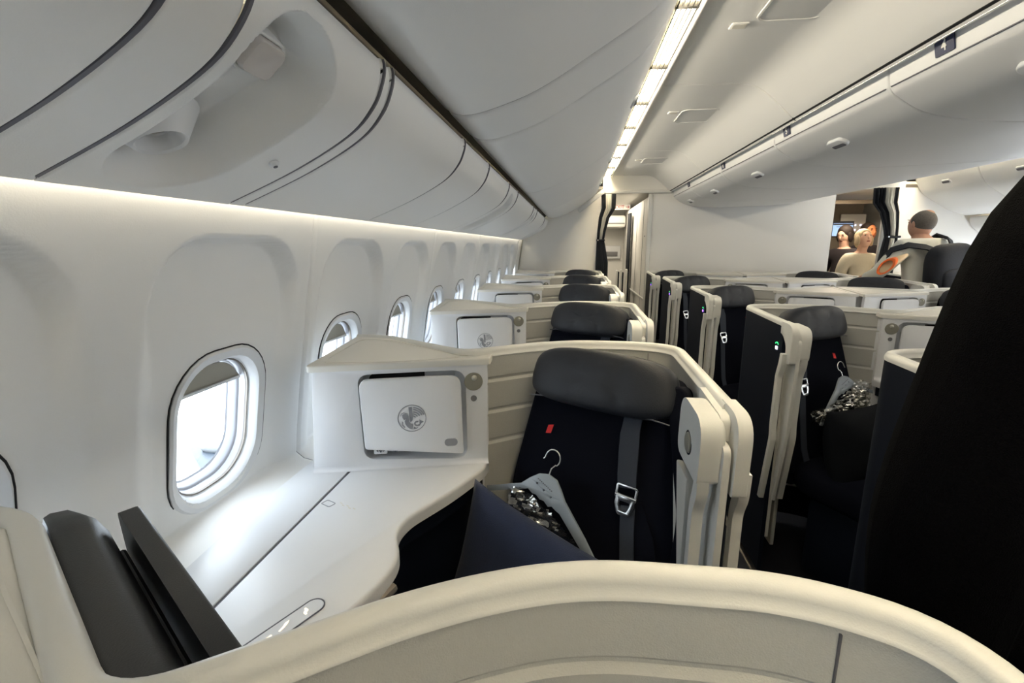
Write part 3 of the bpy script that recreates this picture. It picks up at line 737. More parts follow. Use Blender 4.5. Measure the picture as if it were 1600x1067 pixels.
    if icons:
        sf = Fr(FACE(.168, -.535, -.012), FACE.u, FACE.n)
        slab('switch_plate', rrect(.036, .020, .004), sf, -.03, .0018, M['white'], root, bev=.0015)
        for p in ([(-.012, 0), (-.006, .004), (-.006, -.004)], [(.012, 0), (.006, .004), (.006, -.004)], rrect(.004, .010, .001), rrect(.010, .004, .001)): slab('switch_icon', p, sf, .0018, .0026, M['icon'], root)
        s2 = Fr(FACE(.206, -.537, -.014), FACE.u, FACE.n); slab('socket_icon', circ(.0045), s2, -.03, -.001, M['icon'], root); slab('socket_icon_ring', circ(.0075), s2, -.03, -.001, M['crest'], root, holes=[circ(.006)])
    return root

SA = R(30)
sn = Vector((-math.sin(SA), -math.cos(SA), .27)).normalized()
SEATP = V(.055, 1.19, -.34)
SF = Fr(SEATP, (math.cos(SA), -math.sin(SA), 0), sn)
def make_seat(label, grp, belt=True):
    root = thing('passenger_chair', label, 'chair', group=grp)
    def hf(u, v, n):
        k = (u/.19)**2
        v2 = v - .012*k*(1 if v > 0 else -.3)            # ends droop
        n2 = n + (.010*math.exp(-((u+.05)/.012)**2)*-1 - .010*math.exp(-((u-.07)/.012)**2))*(1 if n > 0 else 0)*.6
        n2 += .012*(1-k) if n > 0 else 0
        return u*(1-.05*max(0, v/.07)), v2, n2
    hr = puff('headrest', Fr(SF(.028, .006, .012), SF.u, SF.n), .395, .150, .088, M['head'], root, .42, .62, 64, 32, hf)
    tube('headrest_seam', [SF(.028+.19*t, -.052-.012*t*t, .050-.02*t*t) for t in [i/12-1 for i in range(25)]], .0018, M['icon'], hr, 6)
    ol = fillet_closed([(-.165, .04, .03), (-.205, -.28, .04), (-.215, -.66, .05), (.275, -.66, .05), (.270, -.28, .04), (.215, .04, .03)], 6)
    slab('backrest', ol, SF, -.07, 0, M['seat'], root, bev=.022, seg=4, ang=60)
    slab('backrest_bolster', fillet_closed([(.195, .03, .02), (.262, -.26, .03), (.262, -.60, .02), (.298, -.60, .02), (.294, -.26, .03), (.245, .02, .02)], 5), SF, -.06, .030, M['seat'], root, bev=.014, seg=3, ang=60)
    cf = Fr(V(.055, 1.19, -.935)+Vector((-.17, -.40, 0)), SF.u, (0, 0, 1)); 
    cf = Fr(SF(.02, -.62, .0)+Vector((-math.sin(SA)*.26, -math.cos(SA)*.26, .0)), SF.u, (0, 0, 1))
    puff('seat_cushion', cf, .50, .58, .15, M['seat'], root, .35, .5, 48, 16)
    box('seat_base', (cf.o.x+.0, cf.o.y+.0, cf.o.z-EYE-.24), (.40, .42, .34), M['navy'], root, bev=.03, rot=Matrix.Rotation(-SA, 4, 'Z'))
    slab('red_tag', [(-.114, -.160), (-.098, -.157), (-.093, -.133), (-.109, -.137)], SF, .0005, .0016, M['red'], root)
    # shoulder belt with sleeve, buckle and tail
    def strap(name, pts, w, t, m):
        vs = []; fs = []
        for i, (u, v, n, ww) in enumerate(pts):
            for a, b in ((-1, 0), (1, 0), (1, 1), (-1, 1)): vs.append(SF(u+a*ww/2, v+a*.0035, n+b*t))
        for i in range(len(pts)-1):
            for k in range(4): fs.append((i*4+k, i*4+(k+1) % 4, i*4+4+(k+1) % 4, i*4+4+k))
        fs += [(0, 1, 2, 3), tuple(range(len(vs)-4, len(vs)))]
        return link(name, vs, fs, m, root, ang=40)
    st = strap('shoulder_belt', [(.128, -.045, .012, .044), (.126, -.09, .014, .045), (.127, -.105, .019, .047), (.130, -.15, .017, .048), (.134, -.20, .016, .046), (.138, -.232, .015, .044)], .045, .004, M['belt'])
    strap('belt_tail', [(.146, -.272, .012, .034), (.152, -.33, .010, .034), (.166, -.42, .010, .033), (.178, -.52, .010, .033), (.18, -.60, .02, .033)], .034, .004, M['belt'])
    strap('lap_belt', [(.165, -.26, .004, .02), (.195, -.34, .006, .045), (.225, -.48, .008, .055), (.235, -.60, .01, .055)], .05, .003, M['seat'])
    BF = Fr(SF(.140, -.245, .016), SF.u - SF.v*.03, SF.n)
    loop = slab('belt_buckle', rrect(.054, .036, .006, 0, .002), BF, 0, .004, M['metal'], root, bev=.0005, holes=[rrect(.042, .024, .004, 0, .004)])
    slab('buckle_tongue', fillet_closed([(-.022, -.004, .004), (-.024, -.026, .004), (-.014, -.052, .008), (.016, -.052, .008), (.026, -.026, .004), (.024, -.004, .004)], 4), BF, .001, .007, M['metal'], loop, bev=.0006, holes=[list(reversed(fillet_closed([(-.012, -.018, .004), (-.012, -.030, .003), (-.007, -.042, .003), (.008, -.042, .003), (.013, -.030, .003), (.013, -.018, .004)], 3)))])
    tube('buckle_pin', [BF(-.026, -.006, .004), BF(.026, -.006, .004)], .0035, M['metal'], loop)
    return root

OFFS = [-1.01, 0, 1.035, 2.15, 3.23, 4.24]
rowname = ['the first row, right behind the foreground shell', 'the second row', 'the third row', 'the fourth row', 'the fifth row, against the rear partition']
wl = ['cream window-side suite with open desk and crest door, nearest whole one', 'window-side suite second in line, its crest door half hidden by the nearest shell', 'window-side suite third in line, with a reading light showing at its corner', 'window-side suite fourth in line along the windows', 'farthest window-side suite, touching the rear partition']
s0 = make_suite(wl[0], 'window-side suites')
rebase(s0, (-.18, 1.1, 0))
def place(proto, dx, dy, mirror, **kw):
    o = copy_tree(proto)
    b = proto.location
    if mirror: o.scale = (-1, 1, 1); o.location = (dx - b.x, b.y+dy, 0)
    else: o.location = (b.x+dx, b.y+dy, 0)
    for k, v in kw.items(): o[k] = v
    return o
fore = place(s0, 0, OFFS[0], False, label='big cream suite shell in the foreground along the bottom of the photo')
for i in range(1, 5): place(s0, 0, OFFS[i+1], False, label=wl[i])
cl = ['navy centre-left suite shell partly behind the person in black', 'navy-sided centre-left suite with green-lit number, hanger on its seat', 'navy-sided centre-left suite second in line across the aisle, violet light', 'navy-sided centre-left suite third in line across the aisle', 'farthest navy-sided centre-left suite by the rear partition corner']
TM = 1.115
for i in range(5):
    o = place(s0, TM, OFFS[i+1], True, label=cl[i], group='centre-left suites')
    if i >= 2:                                   # these rows show a violet number light
        for c in kids(o):
            if c.name.startswith('seat_number_light'): c.data = c.data.copy(); c.data.materials[0] = M['violet']
cr_ = ['centre-right suite hidden mostly behind the person in black', 'centre-right suite whose crest door shows beside the person in black', 'centre-right suite third from the camera, its headrest at the person in black', 'centre-right suite fourth from the camera, below the man with backpack', 'farthest centre-right suite, below the woman in cream']
TR = 2.465
for i in range(5): place(s0, TR, OFFS[i+1], False, label=cr_[i], group='centre-right suites')
for i in (3, 4): place(s0, 3.58, OFFS[i+1], True, label=['', '', '', 'starboard window-side suite just right of the backpack', 'farthest starboard window-side suite by the right partition'][i], group='starboard window-side suites')

g = make_seat('black seat with red tag and silver buckle, nearest, behind foreground shell', 'window-side seats')
rebase(g, (.0, 1.1, 0))
sl = ['second black window-side seat, headrest creased, above the nearest shell', 'third black window-side seat, only headrest showing', 'fourth black window-side seat, only the headrest top showing', 'farthest black window-side seat at the rear partition']
for i in range(1, 5): place(g, 0, OFFS[i+1], False, label=sl[i-1])
sl = ['black centre-left seat hidden behind the navy shell by the person', 'black centre-left seat with grey hanger and dark cushion on it', 'black centre-left seat with dangling silver buckle, second across the aisle', 'black centre-left seat third across the aisle, headrest showing', 'farthest black centre-left seat beside the rear partition']
for i in range(5): place(g, TM, OFFS[i+1], True, label=sl[i], group='centre-left seats')
sl = ['black centre-right seat behind the person in black, nearest row', 'black centre-right seat second row, behind the person in black', 'black centre-right seat whose headrest touches the outline of the person in black', 'black centre-right seat right below the man, headrest showing', 'farthest black centre-right seat, below the woman']
for i in range(5): place(g, TR, OFFS[i+1], False, label=sl[i], group='centre-right seats')
for i in (3, 4): place(g, 3.58, OFFS[i+1], True, label=['', '', '', 'black starboard seat headrest right of the backpack', 'farthest black starboard seat by the right partition'][i], group='starboard seats')

# ------------------------------------------------------------------ stowed video monitor on the back of the foreground shell
mo = thing('video_monitor', 'charcoal video monitor and housing stowed at lower left against foreground shell', 'monitor')
d0 = Vector((-.560, .378)); d1 = Vector((-.279, .194)); mu = (d1-d0).normalized(); mn = Vector((-mu.y, mu.x))
if mn.y < 0: mn = -mn
def MP(a, b, z): q = d0+mu*a+mn*b; return V(q.x, q.y, z)
vs = []; fs = []
sec = [(.012, -.42), (.012, -.300), (.014, -.290), (.020, -.287), (.042, -.289), (.052, -.298), (.061, -.318), (.064, -.345), (.065, -.42)]
for i in range(15):
    a = -.045+.385*i/14
    e = .012*(1-sst(0, 2, i))
    for (b, z) in sec: vs.append(MP(a, b-(e*.6 if b > .03 else 0), z-(e if z > -.4 else 0)))
K = len(sec)
for i in range(14):
    for k in range(K-1): fs.append((i*K+k, i*K+k+1, (i+1)*K+k+1, (i+1)*K+k))
fs += [tuple(range(K)), tuple(range(14*K, 15*K))]
link('monitor_housing', vs, fs, M['monitor'], mo, ang=50)
mf = Fr(MP(.176, .084, -.358), (mu.x, mu.y, 0), (mn.x, mn.y, .05))
slab('screen_panel', rrect(.340, .122, .012), mf, -.010, .010, M['monitor'], mo, bev=.004, seg=3)
slab('screen_glass', rrect(.320, .100, .006), mf, .0098, .0106, M['dark'], mo)
tube('hinge_bar', [MP(.02, .068, -.345), MP(.30, .068, -.345)], .004, M['monitor'], mo)

# ------------------------------------------------------------------ things left on the seats
def hanger(fr, label, grp):
    r = thing('coat_hanger', label, 'coat hanger', group=grp)
    top = [(-.215, -.322), (-.144, -.296), (-.110, -.284), (-.085, -.262), (-.062, -.246), (-.035, -.240), (-.010, -.248), (.006, -.268), (.020, -.290), (.050, -.320), (.085, -.355), (.130, -.405), (.145, -.425)]
    bot = [(.132, -.430), (.075, -.378), (.038, -.345), (.012, -.322), (.000, -.318), (-.012, -.312), (-.022, -.316), (-.036, -.306), (-.048, -.306), (-.060, -.298), (-.072, -.298), (-.086, -.290), (-.115, -.302), (-.144, -.311), (-.212, -.336)]
    holes = [circ(.0028, 10, x, y) for x, y in ((-.062, -.270), (-.040, -.281), (-.018, -.292))]
    b = slab('hanger_body', top+bot, fr, 0, .006, M['hanger'], r, bev=.0018, seg=2, holes=[list(reversed(h)) for h in holes])
    pts = []
    pts.append((-.034, -.242)); pts.append((-.030, -.225)); pts.append((-.020, -.214))
    for a in range(-50, 181, 20): pts.append((-.030+.0205*math.cos(R(a)), -.199+.0205*math.sin(R(a))))
    pts.append((-.053, -.203)); pts.append((-.056, -.206))
    tube('hanger_hook', [fr(x, y, .003) for x, y in pts], .0016, M['wire'], r, 8)
    # raised lettering bar and highlights
    for k in range(9): slab('hanger_lettering', rrect(.0035, .0028, .0008, -.060+.0052*k, -.258-.0023*k), fr, .006, .0066, M['icon'], b)
    return r
HF = Fr(SF(0, 0, .085), SF.u, SF.n)
h1 = hanger(HF, 'grey plastic hanger with wire hook behind navy pillow, nearest seat', 'coat hangers')
h2 = hanger(Fr(SF(0.01, .01, .075), SF.u, SF.n), 'grey plastic hanger on the centre-left seat across the aisle', 'coat hangers')
h2.scale = (-1, 1, 1); h2.location = (TM, OFFS[2], 0)
# navy pillow standing on its corner in front
def crumple(name, fr, outline, m, label, cat, seed, amp=.012, thick=.02):
    rnd = random.Random(seed)
    from mathutils import noise as ns
    xs = [p[0] for p in outline]; ys = [p[1] for p in outline]
    n = 46; vs = []; idx = {}; fs = []
    def inside(x, y):
        c = False; j = len(outline)-1
        for i in range(len(outline)):
            xi, yi = outline[i]; xj, yj = outline[j]
            if (yi > y) != (yj > y) and x < (xj-xi)*(y-yi)/(yj-yi)+xi: c = not c
            j = i
        return c
    x0, x1, y0, y1 = min(xs), max(xs), min(ys), max(ys)
    for j in range(n+1):
        for i in range(n+1):
            x = x0+(x1-x0)*i/n; y = y0+(y1-y0)*j/n
            if inside(x, y):
                q = Vector((x*38+seed, y*38, 0)); q2 = Vector((x*90, y*90+seed, 3))
                d = amp*(abs(ns.noise(q))*1.6+abs(ns.noise(q2))*.7)
                for s in (0, 1):
                    idx[(i, j, s)] = len(vs); vs.append(fr(x+.004*ns.noise(q2), y+.004*ns.noise(q), (d+thick*.5) if s else -d*.5))
    for j in range(n):
        for i in range(n):
            for s in (0, 1):
                k = [(i, j, s), (i+1, j, s), (i+1, j+1, s), (i, j+1, s)]
                if all(a in idx for a in k): fs.append(tuple(idx[a] for a in k))
    o = link(name, vs, fs, m, ang=25); tag(o, label, cat, 'plastic-wrapped bundles'); return o
pil = thing('pillow', 'navy pillow on the nearest seat, one corner pointing up left', 'pillow', group='pillows')
def pf(fr, pts, name, m, root, th=.10):
    """pillow from a quadrilateral outline, bulging"""
    vs = []; fs = []; n = 26
    A, B, C, D = [Vector(p) for p in pts]
    for s in (1, -1):
        for j in range(n+1):
            for i in range(n+1):
                a = i/n; b = j/n
                pinch = .035
                a2 = a; b2 = b
                p = (A*(1-a2)+B*a2)*(1-b2)+(D*(1-a2)+C*a2)*b2
                c = (A+B+C+D)/4
                e = max(0, (1-abs(2*a-1)**2.6))*max(0, (1-abs(2*b-1)**2.6))
                edge = (1-e)
                mid = (1-(2*a-1)**2)*abs(2*b-1)**4+(1-(2*b-1)**2)*abs(2*a-1)**4
                p = p+(c-p)*.07*mid
                vs.append(fr(p.x, p.y, s*th/2*e**.5+.002*math.sin(9*a+7*b)))
        o = 0 if s == 1 else (n+1)**2
        for j in range(n):
            for i in range(n): fs.append((o+j*(n+1)+i, o+j*(n+1)+i+1, o+(j+1)*(n+1)+i+1, o+(j+1)*(n+1)+i))
    o = link(name, vs, fs, m, root, ang=70)
    bm = bmesh.new(); bm.from_mesh(o.data); bmesh.ops.remove_doubles(bm, verts=bm.verts, dist=.0015); bmesh.ops.recalc_face_normals(bm, faces=bm.faces); bm.to_mesh(o.data); bm.free()
    return o
PF = Fr(SF(0, 0, .155), SF.u, SF.n)
pf(PF, [(-.208, -.293), (-.240, -.66), (.14, -.70), (.238, -.366)], 'pillow_body', M['pillow'], pil)
pil2 = thing('pillow', 'black cushion lying against the centre-left seat with the hanger', 'pillow', group='pillows')
pf(Fr(SF(.03, -.10, .17), SF.u, SF.n), [(-.17, -.245), (-.17, -.55), (.23, -.57), (.21, -.245)], 'pillow_body', M['cushb'], pil2, .16)
pil2.scale = (-1, 1, 1); pil2.location = (TM, OFFS[2], 0)
crumple('plastic_wrap', Fr(SF(0, 0, .105), SF.u, SF.n), [(-.13, -.295), (-.08, -.288), (0, -.325), (.07, -.365), (.10, -.40), (.15, -.375), (.20, -.385), (.21, -.47), (.0, -.47), (-.12, -.36)], M['film'], 'crinkled clear plastic wrap sticking out behind the navy pillow', 'plastic bag', 3)
w2 = crumple('plastic_wrap', Fr(SF(0, 0, .085), SF.u, SF.n), [(-.15, -.27), (-.10, -.25), (-.03, -.30), (.10, -.345), (.20, -.35), (.20, -.40), (-.15, -.40)], M['film'], 'clear plastic wrap under the hanger on the centre-left seat', 'plastic bag', 9)
w2.scale = (-1, 1, 1); w2.location = (TM, OFFS[2], 0)

# aisle floor strip
tag(box('floor_path_strip', (.83, 2.2, -1.417), (.03, 7.0, .006), M['stripm'], bev=.001), 'thin beige floor strip along the left aisle edge', 'floor strip')

# ------------------------------------------------------------------ partitions and what is beyond them
struct(box('wall_rear', (-.20, YB+.02, -.42), (1.02, .04, 2.0), M['bulk'], bev=.006))            # port partition
tag_pw = struct(box('wall_rear', (1.80, YB+.02, -.42), (1.97, .04, 2.02), M['bulk'], bev=.006))   # centre partition
struct(box('wall_rear', (3.93, YB+.02, -.42), (1.30, .04, 2.06), M['bulk'], bev=.006))            # starboard partition
struct(box('trim_6', (-.645, YB-.012, -.13), (.014, .02, .55), M['lamp'], bev=.003, rot=Matrix.Rotation(R(8), 4, 'Y')))
struct(box('trim_7', (.835, YB-.008, -.42), (.045, .05, 2.0), M['rim'], bev=.01))
struct(box('ceiling', (CX, 8.0, .665), (5.3, 4.4, .03), M['ceil'], bev=0))
struct(box('trim_8', (.70, YB-.01, .605), (.80, .05, .035), M['ceil'], bev=.006))
# galley block between the aisles: cream side wall with a doorway curtain
gb = thing('galley_block', 'cream cupboard block beyond the rear partition with vertical seams', 'cupboard', (0, 0, 0))
box('side_wall', (.855, 7.15, -.44), (.05, 2.75, 2.0), M['bulk'], gb, bev=.004)
for y in (6.15, 6.75): box('seam', (.8285, y, -.44), (.003, .012, 1.96), M['icon'], gb, bev=0)
box('hand_rail', (.822, 6.6, -.62), (.014, 1.7, .03), M['rim'], gb, bev=.004)
box('door_latch', (.824, 5.95, .12), (.006, .02, .015), M['icon'], gb, bev=.001)
tr_ = thing('hanging_strap_curtain', 'narrow navy curtain hanging on the cream cupboard side', 'curtain')
ribs = [(.79+.012*math.sin(i*1.9), 7.15+.28*i/12) for i in range(13)]
def curtain(name, paths, zs, m, parent, thick=.012):
    """paths: list (per height) of XY point lists"""
    vs = []; fs = []; n = len(paths[0])
    for p, z in zip(paths, zs):
        for (x, y) in p: vs.append(V(x, y, z))
    for j in range(len(zs)-1):
        for i in range(n-1): fs.append((j*n+i, j*n+i+1, (j+1)*n+i+1, (j+1)*n+i))
    o = link(name, vs, fs, m, parent, ang=80); md = o.modifiers.new('thickness', 'SOLIDIFY'); md.thickness = thick; return o
curtain('curtain_cloth', [ribs, ribs, ribs], [.47, -.2, -1.35], M['curt'], tr_)
def tied(label, xa, xb, xt0, xt1, xc0, xc1, y, ztop, ztie, zbot, stripes, low=None):
    r = thing('curtain', label, 'curtain', group='tied-back partition curtains')
    N = 48
    def row(x0, x1, amp): return [(x0+(x1-x0)*i/N, y+amp*math.sin(i*PI/3.2)) for i in range(N+1)]
    zs = [ztop, ztop-.15, ztie+.25, ztie+.10, ztie, ztie-.06, ztie-.25, zbot]
    ws = [(xa, xb, .03), (xa+.01, xb-.0, .03), ((xa*.45+xt0*.55), (xb*.45+xt1*.55), .025), ((xa*.12+xt0*.88), (xb*.12+xt1*.88), .015), (xt0, xt1, .008), (xt0*.8+xc0*.2, xt1*.8+xc1*.2, .012), (xt0*.3+xc0*.7, xt1*.3+xc1*.7, .025), (xc0, xc1, .03)]
    rows = [row(*w) for w in ws]
    for (a, b, mk) in stripes:
        i0, i1 = int(a*N), int(b*N)
        curtain('curtain_fold', [q[i0:i1+1] for q in rows[:5]], zs[:5], M[mk], r)
    for (a, b, mk) in (low or stripes):
        i0, i1 = int(a*N), int(b*N)
        curtain('curtain_fold', [q[i0:i1+1] for q in rows[4:]], zs[4:], M[mk], r)
    tube('tie_back', [V(xt0-.01, y-.03, ztie), V((xt0+xt1)/2, y-.045, ztie-.004), V(xt1+.01, y-.03, ztie)], .012, M['curt'], r)
    slab('tie_button', circ(.008), Fr(V(xt0+.005, y-.048, ztie), (1, 0, 0), (0, -1, 0)), 0, .006, M['metal'], r)
    return r
tied('navy and grey striped curtain tied back beside the left aisle opening', .285, .445, .255, .325, .245, .405, 5.64, .575, .07, -1.38, [(0, .34, 'curt'), (.34, .66, 'curtl'), (.66, 1, 'curt')], [(0, 1, 'curt')])
tied('navy and grey striped curtain tied back at the right aisle opening', 3.11, 3.33, 3.27, 3.385, 3.24, 3.385, 5.62, .60, .10, -1.38, [(0, .42, 'curt'), (.42, .78, 'curtl'), (.78, 1, 'curt')])
struct(box('trim_8', (.70, YB+.01, .70), (.80, .02, .20), M['ceil'], bev=0)); struct(box('trim_8', (2.95, YB+.01, .70), (1.0, .02, .20), M['ceil'], bev=0))
tag(box('curtain_rail', (.17, 5.58, .50), (.36, .035, .05), M['rim'], bev=.012, rot=Matrix.Rotation(R(-38), 4, 'Y')), 'cream curtain rail cover slanting down from the left bins', 'rail')
# beyond the left aisle: bulkhead with exit sign, stowage front, seat shells
struct(box('wall_rear', (.5, 8.62, -.10), (1.1, .04, 1.5), M['bulk'], bev=0))
ex = thing('exit_sign', 'small red and white EXIT sign over the left aisle beyond the curtain', 'sign')
box('sign_box', (.715, 7.98, .615), (.29, .03, .085), M['exitw'], ex, bev=.004)
def words(name, txt, fr, size, m, parent): return digit(name, txt, fr, size, m, parent)
words('sign_text', 'EXIT \u2192', Fr(V(.735, 7.963, .612), (1, 0, 0), (0, -1, 0)), .072, M['exitr'], ex)
ov = thing('stowage_locker', 'cream stowage locker seen through the left aisle opening', 'locker')
box('locker_body', (.62, 8.35, .40), (.40, .5, .20), M['bulk'], ov, bev=.05)
box('locker_line', (.62, 8.095, .37), (.36, .006, .012), M['icon'], ov, bev=0)
pn = thing('rear_wall_panel', 'cream wall panel with grey window beyond the left aisle', 'panel')
box('panel_body', (.62, 8.55, -.10), (.34, .04, .22), M['white'], pn, bev=.01); box('panel_window', (.64, 8.525, -.13), (.20, .012, .08), M['sens'], pn, bev=.004)
for k, (x, y) in enumerate(((.60, 6.9), (.645, 6.75), (.70, 6.6))):
    r = thing('far_seat_shell', ['leftmost', 'middle', 'rightmost'][k]+' of three narrow shells beyond the left curtain', 'seat shell', group='seat shells beyond the curtain')
    box('shell_edge', (x, y, -.78), (.022, .10, .90+.03*k), M['rim'], r, bev=.008); box('shell_panel', (x+.022, y+.03, -.79), (.02, .12, .88), M['navy'], r, bev=.004)
# galley beyond the right aisle
struct(box('wall_rear', (3.2, 7.75, -.35), (1.9, .05, 2.1), M['galley'], bev=0))
struct(box('trim_9', (3.2, 6.9, .565), (1.9, .06, .05), M['galley'], bev=.005))
gs = thing('galley_screen', 'lit blue and white screen on the galley wall above heads', 'screen')
box('screen_frame', (3.88, 7.70, .25), (.30, .03, .22), M['icon'], gs, bev=.006)
slab('screen_face', rrect(.27, .18, .01), Fr(V(3.88, 7.682, .24), (1, 0, 0), (0, -1, 0)), 0, .002, M['screen'], gs)
slab('screen_bar', rrect(.27, .02, .002), Fr(V(3.88, 7.679, .315), (1, 0, 0), (0, -1, 0)), 0, .002, M['icon'], gs)
for k in range(3): slab('screen_text_line', rrect(.10, .008, .002), Fr(V(3.84+.04*k, 7.679, .28-.05*k), (1, 0, 0), (0, -1, 0)), 0, .002, M['icon'], gs)
gp = thing('galley_control_panel', 'small cream galley panel with four bright round dots', 'panel')
box('panel_body', (4.02, 7.712, .33), (.34, .02, .26), M['bulk'], gp, bev=.005)
for dx in (-.035, .035):
    for dz in (-.035, .035): slab('panel_dot', circ(.012, 12), Fr(V(4.09+dx, 7.698, .27+dz), (1, 0, 0), (0, -1, 0)), 0, .003, M['whiteglow'], gp)
area('galley_ceiling_lamp', (3.30, 6.45, .62), (0, 0, 0), .5, .3, 5, (1, .82, .6))
area('rear_aisle_lamp', (.55, 7.2, .635), (0, 0, 0), .3, 1.4, 4, (1, .88, .68))

# aircraft wing seen through the nearest window
wg = thing('aircraft_wing', 'grey wing tip with two white fairings outside the nearest window', 'wing')
vs = [(-14, 14.8, -7.35), (-10.2, 15.9, -7.35), (-10.3, 13.4, -7.35), (-12.9, 13.9, -7.35)]
slab('wing_skin', [(-14.1, 14.85), (-10.4, 17.6), (-7.6, 17.0), (-9.6, 12.3), (-12.5, 13.5)], Fr(V(0, 0, -7.35), (1, 0, 0), (0, 0, 1)), -.15, 0, M['wing'], wg, bev=.03)
for (x, y) in ((-13.0, 14.7), (-12.0, 15.2), (-10.9, 15.9)):
    f = Fr(V(x, y, -7.25), (.72, -.1, 0), (0, 0, 1)); puff('fairing', f, .85, .38, .30, M['wingw'], wg, .6, .8, 20, 10)

# ------------------------------------------------------------------ people
def body(name, nodes, edges, m, parent, root_key, sub=2, place_=None):
    """one continuous skinned surface grown around a skeleton; nodes: key -> ((x,y,z), radius or (rx, ry))"""
    keys = list(nodes); me = bpy.data.meshes.new(name)
    me.from_pydata([nodes[k][0] for k in keys], [(keys.index(a), keys.index(b)) for a, b in edges], [])
    o = bpy.data.objects.new(name, me); COL.objects.link(o)
    md = o.modifiers.new('skin', 'SKIN'); md.use_smooth_shade = True
    for k, v in zip(keys, me.skin_vertices[0].data):
        r = nodes[k][1]; v.radius = r if isinstance(r, tuple) else (r, r); v.use_root = (k == root_key)
    s = o.modifiers.new('sub', 'SUBSURF'); s.levels = sub; s.render_levels = sub
    dg = bpy.context.evaluated_depsgraph_get(); dg.update()
    me2 = bpy.data.meshes.new_from_object(o.evaluated_get(dg)); bpy.data.objects.remove(o)
    if place_: me2.transform(place_)
    me2.materials.clear(); me2.materials.append(m); me2.shade_smooth()
    o = bpy.data.objects.new(name, me2); COL.objects.link(o)
    if parent: o.parent = parent
    return o
def person(label, loc, rot, H, skin, hair, top, legs, pose, hairstyle, face=True, lean=0, headturn=0, headpitch=0, drop=0, grow=0):
    """standing person; faces +Y in its own frame before rot; pose gives elbow and hand positions per side"""
    r = thing('person', label, 'person', (loc[0], loc[1], 0))
    Mx = Matrix.Rotation(rot, 4, 'Z')
    k = H/1.75
    L = lambda x, y, z: (x*k, (y+max(0, z-.95)*lean)*k, z*k)
    nd = {'pelvis': (L(0, 0, .95), (.115*k, .08*k)), 'waist': (L(0, 0, 1.08), (.125*k, .09*k)), 'chest': (L(0, .0, 1.28), (.15*k, .10*k)), 'upper': (L(0, -.01, 1.40), (.115*k, .08*k)), 'neck': (L(0, .0, 1.485), .052*k),
          'jaw': (L(0, .025, 1.565-drop), (.062*k, .07*k)), 'skull': (L(0, .008, 1.65-drop), (.074*k, .086*k)), 'crown': (L(0, .0, 1.70-drop), (.05*k, .058*k))}
    ed = [('pelvis', 'waist'), ('waist', 'chest'), ('chest', 'upper'), ('upper', 'neck'), ('neck', 'jaw'), ('jaw', 'skull'), ('skull', 'crown')]
    cl = {}
    for s, nm in ((-1, 'l'), (1, 'r')):
        e, h = pose[nm]
        nd['sh'+nm] = (L(s*.175, -.01, 1.40), .06*k); nd['el'+nm] = (L(*e), .042*k); nd['wr'+nm] = (L(*h), .027*k)
        E_ = Vector(e); W = Vector(h); d = (W-E_).normalized(); P_ = W+d*.075
        nd['pa'+nm] = (L(*P_), (.036*k, .017*k))
        ed += [('upper', 'sh'+nm), ('sh'+nm, 'el'+nm), ('el'+nm, 'wr'+nm), ('wr'+nm, 'pa'+nm)]
        q = d.orthogonal().normalized(); c = d.cross(q)
        for j, (off, ln) in enumerate(((-.027, .065), (-.009, .078), (.009, .074), (.027, .058))):
            a = P_+q*off+d*.02; b = a+d*ln*.55+c*.008; c2 = b+d*ln*.40+c*.022
            for t, (pt, rr) in enumerate(((a, .0095), (b, .0085), (c2, .0075))):
                nd['f%s%d%d' % (nm, j, t)] = (L(*pt), rr*k)
            ed += [('pa'+nm, 'f%s%d0' % (nm, j)), ('f%s%d0' % (nm, j), 'f%s%d1' % (nm, j)), ('f%s%d1' % (nm, j), 'f%s%d2' % (nm, j))]
        a = W+d*.03-q*.035; b = a+d*.035-q*.02+c*.01
        nd['t'+nm+'0'] = (L(*a), .012*k); nd['t'+nm+'1'] = (L(*b), .0095*k); ed += [('wr'+nm, 't'+nm+'0'), ('t'+nm+'0', 't'+nm+'1')]
        nd['hip'+nm] = (L(s*.085, 0, .88), .068*k); nd['kn'+nm] = (L(s*.10, .02, .50), .058*k); nd['an'+nm] = (L(s*.105, 0, .09), .04*k); nd['to'+nm] = (L(s*.115, .15, .035), (.042*k, .03*k))
        ed += [('pelvis', 'hip'+nm), ('hip'+nm, 'kn'+nm), ('kn'+nm, 'an'+nm), ('an'+nm, 'to'+nm)]
    hc = Vector(nd['skull'][0]); 
    b = body('body', nd, ed, skin, r, 'pelvis', 2, Mx)
    # shirt / coat over torso and arms
    g = {}; ge = []
    gro = .016*k
    for kk in ('waist', 'chest', 'upper'): rr = nd[kk][1]; g[kk] = (nd[kk][0], (rr[0]+gro*1.3, rr[1]+gro*1.3))
    g['hem'] = (L(0, 0, .80), (.205*k, .155*k)); g['pelvis'] = (nd['pelvis'][0], (.185*k, .140*k)); g['collar'] = (L(0, -.004, 1.470), (.078*k, .074*k)); g['upper'] = (nd['upper'][0], (nd['upper'][1][0]+.045*k, nd['upper'][1][1]+.035*k))
    ge = [('hem', 'pelvis'), ('pelvis', 'waist'), ('waist', 'chest'), ('chest', 'upper'), ('upper', 'collar')]
    for nm in 'lr':
        for kk, ex in (('sh', .026+grow), ('el', .022+grow)): g[kk+nm] = (nd[kk+nm][0], nd[kk+nm][1]+ex*k)
        w = Vector(nd['wr'+nm][0]); e = Vector(nd['el'+nm][0]); g['cf'+nm] = (tuple(e+(w-e)*.90), .042*k)
        ge += [('upper', 'sh'+nm), ('sh'+nm, 'el'+nm), ('el'+nm, 'cf'+nm)]
    body('top_garment', g, ge, top, r, 'waist', 2, Mx)
    tq = {}; te = []
